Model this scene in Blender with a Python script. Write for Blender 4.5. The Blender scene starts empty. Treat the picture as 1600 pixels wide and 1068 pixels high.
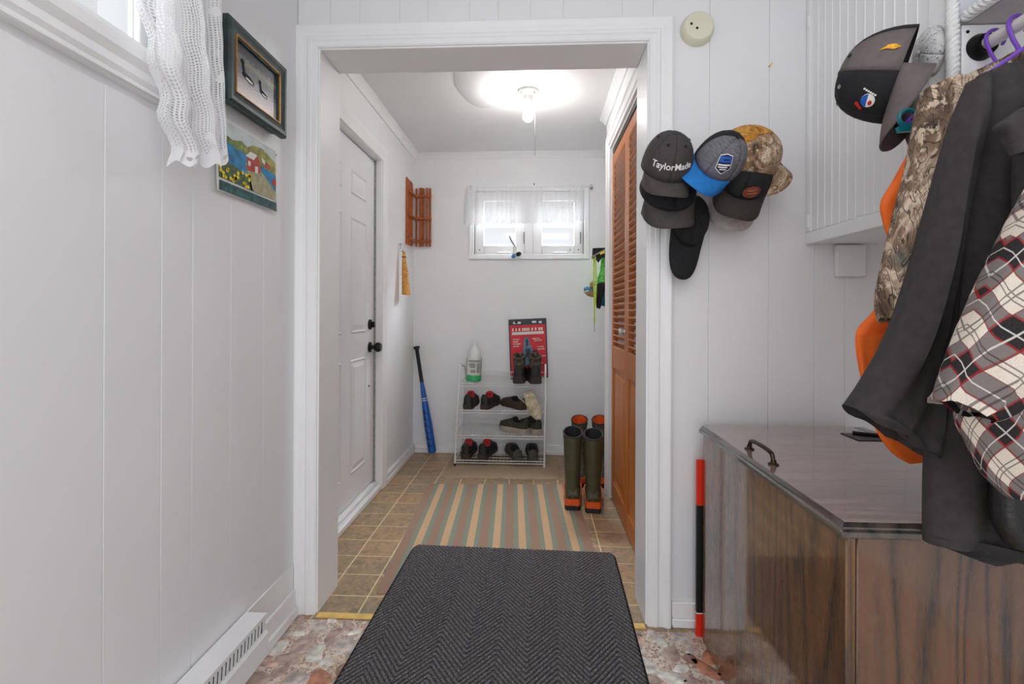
import bpy, bmesh, math, random
from mathutils import Vector, Matrix
R = math.radians
random.seed(7)
scn = bpy.context.scene
COL = scn.collection

# ---------------------------------------------------------------- camera
F, CH, CX, CY = 770.0, 1.08, 800.0, 487.0
YAW, ROLL = math.atan(38 / 770.0), R(0.25)
fw = Vector((-math.sin(YAW), math.cos(YAW), 0))
r0 = Vector((math.cos(YAW), math.sin(YAW), 0)); u0 = Vector((0, 0, 1))
rt = r0 * math.cos(ROLL) + u0 * math.sin(ROLL)
up = u0 * math.cos(ROLL) - r0 * math.sin(ROLL)
EYE = Vector((0, 0, CH))
cam = bpy.data.cameras.new('camera'); camo = bpy.data.objects.new('camera', cam); COL.objects.link(camo)
camo.matrix_world = Matrix(((rt.x, up.x, -fw.x, 0), (rt.y, up.y, -fw.y, 0), (rt.z, up.z, -fw.z, CH), (0, 0, 0, 1)))
cam.sensor_width = 36; cam.sensor_fit = 'HORIZONTAL'; cam.lens = 36 * F / 1600
cam.shift_y = -(534 - CY) / 1600; cam.clip_start = 0.02
scn.camera = camo
def at(px, py, Y):                      # a measured point of the photograph on the plane at depth Y
    d = fw + rt * ((px - CX) / F) - up * ((py - CY) / F)
    return EYE + d * (Y / d.y)

# ---------------------------------------------------------------- world, light, exposure
w = bpy.data.worlds.new('world'); scn.world = w; w.use_nodes = True
bg = w.node_tree.nodes['Background']; bg.inputs[0].default_value = (0.93, 0.96, 1.0, 1); bg.inputs[1].default_value = 0.66
def area(name, loc, rot, sx, sy, power, col=(1, 1, 1)):
    l = bpy.data.lights.new(name, 'AREA'); l.shape = 'RECTANGLE'; l.size = sx; l.size_y = sy; l.energy = power; l.color = col
    o = bpy.data.objects.new(name, l); COL.objects.link(o); o.location = loc; o.rotation_euler = rot
    return o
area('added_fill_overhead', (0.1, -0.1, 2.30), (0, 0, 0), 1.2, 1.2, 6)  # unseen overhead light added to brighten the front room
area('daylight_far_window', (-0.06, 4.20, 2.50), (R(-58), 0, 0), 1.3, 0.7, 170, (0.90, 0.95, 1))
area('added_fill_behind', (0.2, -1.62, 1.25), (R(90), 0, 0), 2.2, 2.2, 14, (0.94, 0.97, 1))  # added frontal fill behind the camera; no window is known there
area('daylight_left_window', (-1.2, 0.6, 1.95), (0, R(-90), 0), 0.8, 1.2, 4, (0.95, 0.97, 1))
scn.view_settings.view_transform = 'Standard'; scn.view_settings.look = 'None'
scn.view_settings.gamma = 1; scn.view_settings.use_curve_mapping = False
scn.view_settings.exposure = 0.55

# ---------------------------------------------------------------- materials
def lin(c): return tuple(((x / 255) / 12.92 if x <= 10 else ((x / 255 + .055) / 1.055) ** 2.4) for x in c) + (1,)
class NT:
    def __init__(s, name):
        s.m = bpy.data.materials.new(name); s.m.use_nodes = True; s.t = s.m.node_tree; s.N = s.t.nodes; s.L = s.t.links
        s.b = s.N['Principled BSDF']; s.out = s.N['Material Output']
    def n(s, typ, **kw):
        o = s.N.new(typ)
        for k, v in kw.items():
            if k.startswith('i_'):
                key = k[2:]; o.inputs[int(key) if key.isdigit() else key].default_value = v
            else: setattr(o, k, v)
        return o
    def l(s, a, b): s.L.new(a, b)
    def coord(s, which='Object', scale=(1, 1, 1), rot=(0, 0, 0)):
        c = s.n('ShaderNodeTexCoord'); mp = s.n('ShaderNodeMapping'); s.l(c.outputs[which], mp.inputs[0])
        mp.inputs['Scale'].default_value = scale; mp.inputs['Rotation'].default_value = rot
        return mp.outputs[0]
    def noise(s, vec, scale, detail=3, rough=.5, dist=0):
        o = s.n('ShaderNodeTexNoise'); s.l(vec, o.inputs['Vector']); o.inputs['Scale'].default_value = scale
        o.inputs['Detail'].default_value = detail; o.inputs['Roughness'].default_value = rough; o.inputs['Distortion'].default_value = dist
        return o.outputs['Fac']
    def ramp(s, fac, stops, const=False):
        o = s.n('ShaderNodeValToRGB'); s.l(fac, o.inputs[0]); cr = o.color_ramp
        if const: cr.interpolation = 'CONSTANT'
        while len(cr.elements) < len(stops): cr.elements.new(.5)
        for e, (p, c) in zip(cr.elements, stops):
            e.position = p; e.color = lin(c) if isinstance(c, tuple) else (c, c, c, 1)
        return o.outputs[0]
    def math(s, op, a, b=0.0, c=None):
        o = s.n('ShaderNodeMath', operation=op)
        for i, x in enumerate((a, b) if c is None else (a, b, c)):
            if isinstance(x, (int, float)): o.inputs[i].default_value = x
            else: s.l(x, o.inputs[i])
        return o.outputs[0]
    def mix(s, fac, a, b):
        o = s.n('ShaderNodeMix', data_type='RGBA')
        if isinstance(fac, (int, float)): o.inputs[0].default_value = fac
        else: s.l(fac, o.inputs[0])
        for i, x in ((6, a), (7, b)):
            if isinstance(x, tuple): o.inputs[i].default_value = lin(x)
            else: s.l(x, o.inputs[i])
        return o.outputs[2]
    def bump(s, h, strength=.2, dist=.01):
        o = s.n('ShaderNodeBump'); o.inputs['Strength'].default_value = strength; o.inputs['Distance'].default_value = dist
        s.l(h, o.inputs['Height']); s.l(o.outputs[0], s.b.inputs['Normal'])
    def set(s, col=None, rough=None, metal=None, spec=None):
        if col is not None:
            if isinstance(col, tuple): s.b.inputs['Base Color'].default_value = lin(col)
            else: s.l(col, s.b.inputs['Base Color'])
        if rough is not None:
            if isinstance(rough, (int, float)): s.b.inputs['Roughness'].default_value = rough
            else: s.l(rough, s.b.inputs['Roughness'])
        if metal is not None: s.b.inputs['Metallic'].default_value = metal
        if spec is not None: s.b.inputs['Specular IOR Level'].default_value = spec
        return s.m
MAT = {}
def simple(name, rgb, rough=.6, var=.06, vs=20, bs=0, bst=.15, metal=0, spec=.5):
    t = NT(name); v = t.coord()
    f = t.noise(v, vs, 4)
    a = tuple(max(0, min(255, c * (1 - var))) for c in rgb); b = tuple(max(0, min(255, c * (1 + var))) for c in rgb)
    t.set(t.ramp(f, [(.3, a), (.7, b)]), rough, metal, spec)
    if bs: t.bump(t.noise(v, bs, 3), bst, .004)
    MAT[name] = t.m; return t.m
simple('wall_paint', (236, 236, 238), .5, .008, 3, 60, .05)
simple('hall_paint', (238, 238, 240), .6, .01, 3, 40, .04)
simple('trim_paint', (243, 243, 244), .38, .008, 5, 50, .05)
simple('ceiling_paint', (238, 238, 239), .6, .01, 3, 50, .08)
simple('door_paint', (236, 236, 239), .35, .008, 4)
simple('heater_enamel', (238, 238, 240), .35, .01)
simple('slot_shade', (20, 20, 20), .9)
simple('black_metal', (30, 29, 28), .35, .1, 30, metal=.6)
simple('bronze_metal', (62, 50, 42), .35, .2, 60, metal=.8)
simple('brass_yellow', (238, 200, 116), .4, .06, 30)
simple('chrome', (190, 190, 190), .2, .03, metal=1)
simple('white_wire', (232, 232, 232), .35, .02)
simple('white_plastic', (225, 225, 222), .4, .02)
simple('cream_plastic', (226, 222, 200), .45, .03, 5)
simple('porcelain', (235, 235, 233), .25, .01)
simple('bulb_glass', (222, 222, 220), .25, .01)
MAT['bulb_glass'].node_tree.nodes['Principled BSDF'].inputs['Emission Color'].default_value = (1, .97, .93, 1)
MAT['bulb_glass'].node_tree.nodes['Principled BSDF'].inputs['Emission Strength'].default_value = 105  # glow added to an unlit bulb to brighten the passage
simple('beige_mat', (176, 154, 128), .95, .12, 120, 300, .5)
simple('rust', (160, 70, 24), .5)
simple('black_rubber', (26, 26, 26), .6, .1)
simple('boot_green', (74, 72, 48), .5, .08, 15)
simple('orange_rubber', (226, 88, 22), .5, .05)
simple('orange_cloth', (255, 112, 34), .75, .05, 25, 300, .2)
simple('black_cloth', (54, 49, 50), .9, .12, 60, 400, .3)
simple('black_cloth2', (33, 31, 33), .9, .12, 60, 400, .3)
simple('black_leather', (20, 20, 21), .35, .2, 40, 120, .3)
simple('cap_charcoal', (66, 61, 61), .85, .06, 80, 500, .2)
simple('cap_charcoal_brim', (72, 64, 64), .8, .06, 80, 500, .2)
simple('cap_black', (24, 24, 27), .85, .1, 80, 500, .2)
simple('cap_navy', (20, 22, 28), .85, .1, 80, 500, .2)
simple('cap_blue', (30, 122, 200), .8, .06, 60, 500, .2)
simple('cap_grey', (104, 94, 94), .8, .06, 60, 500, .2)
simple('cap_lightgrey', (186, 178, 172), .8, .06, 60, 500, .2)
simple('cap_tan', (150, 122, 84), .8, .08, 60, 500, .2)
simple('cap_brown', (52, 45, 41), .85, .08, 60, 500, .2)
simple('leather_patch', (122, 56, 42), .6, .12, 60)
simple('thread_white', (235, 232, 228), .8, .03)
simple('thread_black', (15, 15, 17), .8, .03)
simple('thread_red', (196, 40, 44), .8, .05)
simple('thread_blue', (34, 90, 180), .8, .05)
simple('thread_navy', (16, 32, 70), .8, .05)
simple('thread_gold', (236, 166, 40), .6, .15, 200)
simple('gold_frame', (192, 142, 74), .4, .1, 50, metal=.3)
simple('frame_green', (38, 55, 56), .45, .3, 30)
simple('frame_brown', (76, 62, 52), .45, .3, 30)
simple('print_white', (222, 222, 215), .6, .02)
simple('sky_print', (196, 208, 206), .6, .06, 25)
simple('hill_print', (104, 122, 58), .6, .3, 45)
simple('hill_print2', (142, 140, 70), .6, .25, 45)
simple('water_print', (22, 120, 168), .6, .25, 40)
simple('red_print', (176, 62, 46), .6, .12, 60)
simple('path_print', (164, 160, 124), .6, .12, 60)
simple('leaf_print', (60, 84, 52), .6, .4, 80)
simple('yellow_print', (242, 210, 40), .6, .06, 60)
simple('teal_print', (36, 74, 76), .6, .5, 60)
simple('pack_red', (206, 22, 38), .45, .05, 20)
simple('pack_navy', (38, 48, 62), .45, .05, 20)
simple('pack_blue', (86, 118, 142), .45, .25, 60)
simple('jug_plastic', (214, 216, 212), .4, .03)
simple('jug_green', (40, 170, 96), .4, .05)
simple('label_grey', (150, 152, 150), .5, .12, 80)
simple('slat_wood', (168, 86, 36), .5, .15, 30)
simple('broom_straw', (196, 140, 66), .8, .2, 90)
simple('bat_blue', (28, 92, 178), .3, .06)
simple('grip_black', (38, 38, 40), .8, .1, 80)
simple('lime_cord', (178, 204, 66), .6, .08)
simple('neon_green', (96, 176, 84), .6, .35, 60)
simple('teal_cloth', (22, 92, 110), .7, .2, 60)
simple('teal_plastic', (10, 104, 116), .3, .05)
simple('purple_plastic', (126, 78, 196), .3, .06)
simple('blue_plastic', (46, 60, 190), .3, .06)
simple('shoe_black', (30, 29, 30), .6, .15, 60, 200, .2)
simple('shoe_sole_brown', (58, 46, 40), .75, .12, 60, 200, .2)
simple('shoe_brown', (66, 50, 40), .75, .15, 60, 200, .2)
simple('shoe_red', (178, 36, 40), .6, .1)
simple('shoe_olive', (58, 56, 44), .75, .15, 60, 200, .2)
simple('shoe_taupe', (74, 70, 62), .8, .12, 60, 200, .2)
simple('shoe_white_sole', (168, 156, 144), .7, .06)
simple('shoe_lining', (20, 24, 28), .9, .1)
simple('sign_red', (232, 44, 16), .5, .03)
simple('sign_black', (14, 15, 16), .5, .05)
simple('speckled_cap', (206, 204, 202), .8, .05)
simple('rope_white', (232, 232, 230), .6, .05, 60)
simple('shelf_paint', (196, 190, 188), .6, .03)
simple('rod_enamel', (230, 226, 220), .3, .02)
simple('brass', (150, 112, 50), .35, .1, metal=.8)
simple('tool_blue', (70, 130, 168), .4, .08)
simple('grout', (226, 208, 164), .85, .06, 60)

def m_camo(name, base, mid, dark, light, green, sc=9):
    t = NT(name); v = t.coord(scale=(1, 1, .65))
    a = t.noise(v, sc, 5, .65, 1.2); b = t.noise(v, sc * 1.9, 4, .6, 2.5); c = t.noise(t.coord(scale=(1.6, 1.6, .5), rot=(.5, .4, .7)), sc * 1.6, 2, .5, 1.5)
    col = t.ramp(a, [(.30, dark), (.42, mid), (.52, base), (.62, light), (.72, mid)])
    col = t.mix(t.ramp(b, [(.55, 0.0), (.60, .8)]), col, light)
    col = t.mix(t.ramp(t.noise(v, sc * .6, 2), [(.60, 0.0), (.68, .7)]), col, green)
    ln = t.math('ABSOLUTE', t.math('SUBTRACT', t.math('FRACT', t.math('MULTIPLY', c, 9.0)), .5))
    col = t.mix(t.ramp(ln, [(.05, .85), (.11, 0.0)]), col, dark)
    t.set(col, .85, spec=.3); t.bump(t.noise(v, 300), .15, .003); MAT[name] = t.m
m_camo('camo_cloth', (134, 110, 92), (92, 76, 64), (44, 37, 33), (212, 190, 168), (92, 116, 112), 10)
m_camo('camo_cap', (176, 146, 116), (130, 102, 78), (60, 48, 40), (228, 208, 184), (160, 134, 104), 18)
m_camo('camo_cap_gold', (196, 134, 52), (160, 102, 40), (60, 46, 30), (222, 170, 90), (130, 100, 60), 26)
m_camo('camo_boot', (84, 74, 62), (60, 52, 44), (30, 26, 24), (128, 116, 98), (70, 72, 58), 30)
m_camo('camo_glove', (206, 194, 160), (170, 158, 126), (140, 132, 110), (232, 224, 200), (150, 160, 130), 26)

def m_heather():
    t = NT('cap_heather'); v = t.coord(scale=(1, 1, 14), rot=(0, R(35), 0))
    t.set(t.ramp(t.noise(v, 60, 4, .7), [(.3, (78, 76, 84)), (.55, (116, 114, 122)), (.75, (146, 144, 152))]), .85); MAT['cap_heather'] = t.m
m_heather()
def m_pine():
    t = NT('pine_wood'); v = t.coord(scale=(40, 40, 2.2)); g = t.noise(v, 2.2, 4, .6, .6)
    t.set(t.ramp(g, [(.25, (158, 90, 36)), (.5, (186, 110, 48)), (.8, (204, 128, 62))]), .38); t.bump(g, .05, .002); MAT['pine_wood'] = t.m
m_pine()
def m_oak(name, axis, dk, md, lt, rough):
    t = NT(name)
    sc = {'z': (1, 1, .11), 'x': (.09, 1, 1), 'y': (1, .09, 1)}[axis]
    v = t.coord(scale=sc)
    fine = t.noise(v, 170, 3, .6); big = t.noise(v, 5.5, 2, .45, .7)
    rings = t.math('PINGPONG', t.math('MULTIPLY', big, 11.0), .5)
    f = t.math('ADD', t.math('MULTIPLY', rings, 1.3), t.math('MULTIPLY', fine, .7))
    col = t.ramp(f, [(.32, dk), (.52, md), (.85, lt)])
    t.set(col, t.ramp(fine, [(.3, rough + .10), (.7, rough)]), spec=.6); t.bump(fine, .08, .0012); t.b.inputs['Coat Weight'].default_value = .9; t.b.inputs['Coat Roughness'].default_value = .06; t.b.inputs['Coat IOR'].default_value = 1.6; MAT[name] = t.m
m_oak('oak_side', 'z', (50, 31, 13), (90, 56, 22), (110, 72, 32), .22)
m_oak('oak_end', 'z', (28, 24, 20), (76, 49, 31), (98, 65, 42), .22)
m_oak('oak_lid', 'x', (106, 85, 77), (134, 109, 98), (146, 121, 110), .16)
m_oak('oak_lid_edge', 'y', (36, 32, 30), (58, 50, 46), (78, 68, 60), .25)

def m_tile():
    t = NT('slate_tile'); oi = t.n('ShaderNodeObjectInfo'); v = t.coord()
    va = t.n('ShaderNodeVectorMath', operation='ADD'); t.l(v, va.inputs[0])
    cb = t.n('ShaderNodeCombineXYZ')
    for i in range(3): t.l(t.math('MULTIPLY', oi.outputs['Random'], 37.0 + 11 * i), cb.inputs[i])
    t.l(cb.outputs[0], va.inputs[1]); v = va.outputs[0]
    base = t.ramp(oi.outputs['Random'], [(0, (156, 128, 98)), (.25, (138, 122, 100)), (.5, (170, 136, 100)), (.72, (132, 128, 110)), (1, (150, 120, 92))])
    n = t.noise(v, 26, 6, .68, 1.5)
    col = t.mix(t.ramp(n, [(.38, .0), (.62, .75)]), base, (192, 158, 120))
    col = t.mix(t.ramp(t.noise(v, 14, 5, .6, 2), [(.52, .0), (.7, .75)]), col, (112, 102, 88))
    t.set(col, .42); t.bump(n, .15, .003); MAT['slate_tile'] = t.m
m_tile()
def m_stone_base():
    t = NT('chip_matrix'); v = t.coord()
    vo = t.n('ShaderNodeTexVoronoi', feature='F1'); t.l(v, vo.inputs['Vector']); vo.inputs['Scale'].default_value = 105
    ve = t.n('ShaderNodeTexVoronoi', feature='DISTANCE_TO_EDGE'); t.l(v, ve.inputs['Vector']); ve.inputs['Scale'].default_value = 105
    sp = t.n('ShaderNodeSeparateColor'); t.l(vo.outputs['Color'], sp.inputs[0])
    col = t.ramp(sp.outputs[0], [(0, (178, 148, 128)), (.25, (220, 208, 196)), (.5, (196, 174, 160)), (.7, (160, 128, 112)), (.9, (206, 178, 146))], True)
    col = t.mix(t.ramp(ve.outputs['Distance'], [(.02, .8), (.09, 0.0)]), col, (230, 220, 210))
    col = t.mix(t.ramp(t.noise(v, 7, 2), [(.55, 0.0), (.7, .45)]), col, (160, 120, 80))
    t.set(col, .35); MAT['chip_matrix'] = t.m
m_stone_base()
for nm, c in (('stone_cream', (226, 214, 204)), ('stone_mauve', (178, 154, 146)), ('stone_rust', (180, 122, 96)), ('stone_grey', (194, 182, 174)), ('stone_pink', (206, 174, 158)), ('stone_brown', (152, 116, 100))):
    simple(nm, c, .33, .20, 38)
def m_herring():
    t = NT('charcoal_mat'); v = t.coord()
    n = t.noise(v, 520, 2, .7); n2 = t.noise(v, 190, 3, .7)
    col = t.ramp(t.math('ADD', t.math('MULTIPLY', n, .6), t.math('MULTIPLY', n2, .4)), [(.38, (58, 56, 58)), (.52, (104, 100, 103)), (.64, (176, 172, 174))])
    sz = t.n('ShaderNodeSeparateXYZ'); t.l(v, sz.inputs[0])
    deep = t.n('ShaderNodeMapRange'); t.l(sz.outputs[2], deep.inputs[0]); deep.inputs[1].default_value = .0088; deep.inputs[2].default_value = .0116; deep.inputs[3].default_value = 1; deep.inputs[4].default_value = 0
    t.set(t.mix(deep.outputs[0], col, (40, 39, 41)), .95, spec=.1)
    t.bump(n2, .6, .006); MAT['charcoal_mat'] = t.m
m_herring()
def m_rug():
    t = NT('striped_rug'); v = t.coord()
    sx = t.n('ShaderNodeSeparateXYZ'); t.l(v, sx.inputs[0])
    f = t.math('FRACT', t.math('ADD', t.math('DIVIDE', sx.outputs[0], .1215), 20.14))
    gr, ta, br = (146, 158, 142), (222, 184, 146), (170, 140, 122)
    col = t.ramp(f, [(0, ta), (.28, gr), (.47, br), (.81, gr)], True)
    n = t.noise(t.coord(scale=(1, 4, 1)), 170, 2, .7)
    col = t.mix(t.ramp(n, [(.35, .3), (.65, 0.0)]), col, (130, 112, 98))
    t.set(col, .95, spec=.1); t.bump(n, .3, .003); MAT['striped_rug'] = t.m
m_rug()
def m_lace(name, nu, flower, thr, border, mn=.12, trans=.3):
    t = NT(name); v = t.coord('UV')
    sx = t.n('ShaderNodeSeparateXYZ'); t.l(v, sx.inputs[0]); U, V = sx.outputs[0], sx.outputs[1]
    def cell(x): return t.math('GREATER_THAN', t.math('FRACT', t.math('MULTIPLY', x, nu)), .42)
    hole = t.math('MULTIPLY', cell(U), cell(V))
    vo = t.n('ShaderNodeTexVoronoi', feature='F1'); t.l(v, vo.inputs['Vector']); vo.inputs['Scale'].default_value = flower
    wob = t.math('ADD', vo.outputs['Distance'], t.math('MULTIPLY', t.noise(v, flower * 3, 2), .25))
    solid = t.math('LESS_THAN', wob, thr)
    hole = t.math('MULTIPLY', hole, t.math('SUBTRACT', 1.0, solid))
    inb = t.math('GREATER_THAN', V, border)              # V runs up from the hem
    hole = t.math('MULTIPLY', hole, inb)
    vo2 = t.n('ShaderNodeTexVoronoi', feature='F1'); t.l(v, vo2.inputs['Vector']); vo2.inputs['Scale'].default_value = flower * 3.2
    dots = t.math('MULTIPLY', t.math('LESS_THAN', vo2.outputs['Distance'], .22), t.math('SUBTRACT', 1.0, inb))
    hole = t.math('MAXIMUM', hole, dots)
    alpha = t.math('SUBTRACT', t.math('SUBTRACT', 1.0, t.math('MULTIPLY', hole, .9)), mn)
    df = t.n('ShaderNodeBsdfDiffuse'); df.inputs[0].default_value = lin((240, 240, 242))
    tl = t.n('ShaderNodeBsdfTranslucent'); tl.inputs[0].default_value = lin((240, 240, 242))
    mx = t.n('ShaderNodeMixShader'); mx.inputs[0].default_value = trans; t.l(df.outputs[0], mx.inputs[1]); t.l(tl.outputs[0], mx.inputs[2])
    tp = t.n('ShaderNodeBsdfTransparent'); m2 = t.n('ShaderNodeMixShader'); t.l(alpha, m2.inputs[0]); t.l(tp.outputs[0], m2.inputs[1]); t.l(mx.outputs[0], m2.inputs[2])
    t.l(m2.outputs[0], t.out.inputs[0]); MAT[name] = t.m
m_lace('lace', 165, 14, .33, .035, .02, .25)
m_lace('lace_valance', 95, 30, .42, .008, .04, .05)
def m_glass():
    t = NT('window_glass'); tp = t.n('ShaderNodeBsdfTransparent'); gl = t.n('ShaderNodeBsdfGlossy'); gl.inputs['Roughness'].default_value = .03
    mx = t.n('ShaderNodeMixShader'); mx.inputs[0].default_value = .05; t.l(tp.outputs[0], mx.inputs[1]); t.l(gl.outputs[0], mx.inputs[2]); t.l(mx.outputs[0], t.out.inputs[0]); MAT['window_glass'] = t.m
m_glass()
def m_plaid():
    t = NT('plaid_flannel'); v = t.coord('UV')
    sx = t.n('ShaderNodeSeparateXYZ'); t.l(v, sx.inputs[0])
    def stripes(x):
        f = t.math('FRACT', t.math('DIVIDE', x, .074))
        wide = t.ramp(f, [(0, 1.0), (.46, 0.0)], True)
        red = t.ramp(f, [(0, 1.0), (.035, 0.0), (.445, 1.0), (.49, 0.0)], True)
        wht = t.ramp(f, [(0, 0.0), (.19, 1.0), (.215, 0.0)], True)
        blk = t.ramp(f, [(0, 0.0), (.64, 1.0), (.665, 0.0), (.73, 1.0), (.755, 0.0)], True)
        return wide, red, wht, blk
    a, b = stripes(sx.outputs[0]), stripes(sx.outputs[1])
    s = t.math('MULTIPLY', t.math('ADD', a[0], b[0]), .5)
    col = t.ramp(s, [(0, (218, 206, 192)), (.5, (122, 114, 111)), (1, (40, 37, 39))])
    rd = t.math('MULTIPLY', t.math('MAXIMUM', a[1], b[1]), t.math('MULTIPLY', s, 1.3)); col = t.mix(rd, col, (140, 34, 38))
    col = t.mix(t.math('MULTIPLY', t.math('MAXIMUM', a[2], b[2]), .75), col, (220, 214, 208))
    col = t.mix(t.math('MULTIPLY', t.math('MAXIMUM', a[3], b[3]), .7), col, (52, 46, 46))
    n = t.noise(v, 700, 2); col = t.mix(t.ramp(n, [(.4, .22), (.6, 0.0)]), col, (90, 84, 82))
    t.set(col, .95, spec=.1); t.bump(n, .2, .003); MAT['plaid_flannel'] = t.m
m_plaid()
def m_speck():
    t = NT('speckled_cap'); v = t.coord()
    t.set(t.ramp(t.noise(v, 230, 2, .6), [(.33, (96, 94, 98)), (.42, (204, 202, 202)), (.7, (216, 214, 214))]), .85); MAT['speckled_cap'] = t.m
m_speck()
def m_paint_print():
    t = NT('lake_print'); v = t.coord('UV')
    sx = t.n('ShaderNodeSeparateXYZ'); t.l(v, sx.inputs[0])
    n = t.noise(t.coord('UV', (3, 22, 1), (0, 0, R(-8))), 3, 4, .6)
    f = t.math('ADD', sx.outputs[1], t.math('MULTIPLY', t.math('SUBTRACT', n, .5), .7))
    t.set(t.ramp(f, [(.05, (206, 190, 184)), (.3, (160, 150, 156)), (.45, (96, 98, 110)), (.6, (70, 76, 80)), (.72, (134, 132, 112)), (.8, (56, 62, 74)), (1, (44, 50, 62))]), .35); MAT['lake_print'] = t.m
m_paint_print()

# ---------------------------------------------------------------- mesh building
class MB:
    def __init__(s): s.v = []; s.f = []; s.mi = []; s.uv = {}; s.cur = 0
    def add(s, vs, fs, uvs=None):
        o = len(s.v); s.v += [Vector(p) for p in vs]
        for f in fs: s.f.append(tuple(i + o for i in f)); s.mi.append(s.cur)
        if uvs:
            for i, u in enumerate(uvs): s.uv[o + i] = u
        return s
    def box(s, a, b, bev=0, mtx=None):
        x0, x1 = sorted((a[0], b[0])); y0, y1 = sorted((a[1], b[1])); z0, z1 = sorted((a[2], b[2]))
        bev = min(bev, .45 * min(x1 - x0, y1 - y0, z1 - z0))
        if bev <= 0:
            vs = [(x, y, z) for x in (x0, x1) for y in (y0, y1) for z in (z0, z1)]
            fs = [(0, 1, 3, 2), (4, 6, 7, 5), (0, 4, 5, 1), (2, 3, 7, 6), (0, 2, 6, 4), (1, 5, 7, 3)]
        else:
            vs = []; idx = {}
            X = (x0, x1); Y = (y0, y1); Z = (z0, z1); sg = (1, -1)
            for i in range(2):
                for j in range(2):
                    for k in range(2):
                        for ax in range(3):
                            p = [X[i] + sg[i] * bev, Y[j] + sg[j] * bev, Z[k] + sg[k] * bev]; p[ax] = (X[i], Y[j], Z[k])[ax]
                            idx[i, j, k, ax] = len(vs); vs.append(tuple(p))
            fs = []
            for ax in range(3):
                o = [q for q in range(3) if q != ax]
                for s1 in range(2):
                    def key(a_, b_, A=ax):
                        t = [0, 0, 0]; t[ax] = s1; t[o[0]] = a_; t[o[1]] = b_; return idx[t[0], t[1], t[2], A]
                    fs.append((key(0, 0), key(1, 0), key(1, 1), key(0, 1)))
            for ax in range(3):
                o = [q for q in range(3) if q != ax]
                for a_ in range(2):
                    for b_ in range(2):
                        def g(e, A):
                            t = [0, 0, 0]; t[ax] = e; t[o[0]] = a_; t[o[1]] = b_; return idx[t[0], t[1], t[2], A]
                        fs.append((g(0, o[0]), g(1, o[0]), g(1, o[1]), g(0, o[1])))
            for i in range(2):
                for j in range(2):
                    for k in range(2): fs.append(tuple(idx[i, j, k, ax] for ax in range(3)))
        if mtx is not None: vs = [mtx @ Vector(p) for p in vs]
        return s.add(vs, fs)
    def grid(s, pts, cu=False, cv=False, uv=None):       # pts[i][j]
        n, m = len(pts), len(pts[0]); vs = [p for r in pts for p in r]; fs = []
        for i in range(n if cu else n - 1):
            for j in range(m if cv else m - 1):
                a, b = i, (i + 1) % n; c, d = j, (j + 1) % m
                fs.append((a * m + c, b * m + c, b * m + d, a * m + d))
        return s.add(vs, fs, [q for r in uv for q in r] if uv else None)
    def tube(s, path, r, n=8, closed=False, caps=True, rr=None):
        P = [Vector(p) for p in path]; k = len(P); rings = []; prev = None
        for i in range(k):
            a = P[(i - 1) % k] if closed or i else P[0]; b = P[(i + 1) % k] if closed or i < k - 1 else P[-1]
            t = (b - a).normalized()
            if prev is None:
                h = Vector((0, 0, 1)) if abs(t.z) < .9 else Vector((1, 0, 0)); nx = t.cross(h).normalized()
            else: nx = (prev - t * prev.dot(t)).normalized()
            prev = nx; ny = t.cross(nx); q = rr[i] if rr else r
            rings.append([P[i] + (nx * math.cos(2 * math.pi * j / n) + ny * math.sin(2 * math.pi * j / n)) * q for j in range(n)])
        o = len(s.v); s.grid(rings, cu=closed, cv=True)
        if caps and not closed:
            s.f.append(tuple(o + j for j in range(n))[::-1]); s.mi.append(s.cur)
            s.f.append(tuple(o + (k - 1) * n + j for j in range(n))); s.mi.append(s.cur)
        return s
    def lathe(s, prof, origin=(0, 0, 0), axis=(0, 0, 1), n=24):
        ax = Vector(axis).normalized(); h = Vector((1, 0, 0)) if abs(ax.x) < .9 else Vector((0, 1, 0))
        u = (h - ax * h.dot(ax)).normalized(); v_ = ax.cross(u); O = Vector(origin)
        rings = [[O + ax * z + (u * math.cos(2 * math.pi * j / n) + v_ * math.sin(2 * math.pi * j / n)) * r for j in range(n)] for r, z in prof]
        return s.grid(rings, cv=True)
    def prism(s, poly, fn, t0, t1):                     # poly 2D, fn(u, v, t) -> point
        n = len(poly); vs = [fn(u, v_, t0) for u, v_ in poly] + [fn(u, v_, t1) for u, v_ in poly]
        fs = [tuple(range(n))[::-1], tuple(range(n, 2 * n))] + [(i, (i + 1) % n, n + (i + 1) % n, n + i) for i in range(n)]
        return s.add(vs, fs)
    def build(s, name, mats, parent=None, smooth=True, ang=40, local=False, solid=0, sub=0, fix=True):
        if isinstance(mats, str): mats = [mats]
        if parent is None:
            xs = [p.x for p in s.v]; ys = [p.y for p in s.v]; zs = [p.z for p in s.v]
            org = Vector(((min(xs) + max(xs)) / 2, (min(ys) + max(ys)) / 2, min(zs)))
        elif local: org = Vector((0, 0, 0))
        else:
            q = parent
            while q.parent: q = q.parent
            org = q.location.copy()
        me = bpy.data.meshes.new(name); me.from_pydata([p - org for p in s.v], [], s.f)
        for m in mats: me.materials.append(MAT[m])
        me.polygons.foreach_set('material_index', s.mi)
        if s.uv:
            ul = me.uv_layers.new(name='UVMap')
            for lp in me.loops: ul.data[lp.index].uv = s.uv.get(lp.vertex_index, (0, 0))
        if fix:
            bm = bmesh.new(); bm.from_mesh(me); bmesh.ops.recalc_face_normals(bm, faces=bm.faces); bm.to_mesh(me); bm.free()
        if smooth: me.shade_smooth(); me.set_sharp_from_angle(angle=R(ang))
        o = bpy.data.objects.new(name, me); COL.objects.link(o)
        if parent is None: o.location = org
        else: o.parent = parent
        if solid:
            md = o.modifiers.new('thickness', 'SOLIDIFY'); md.thickness = solid; md.offset = 0
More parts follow.
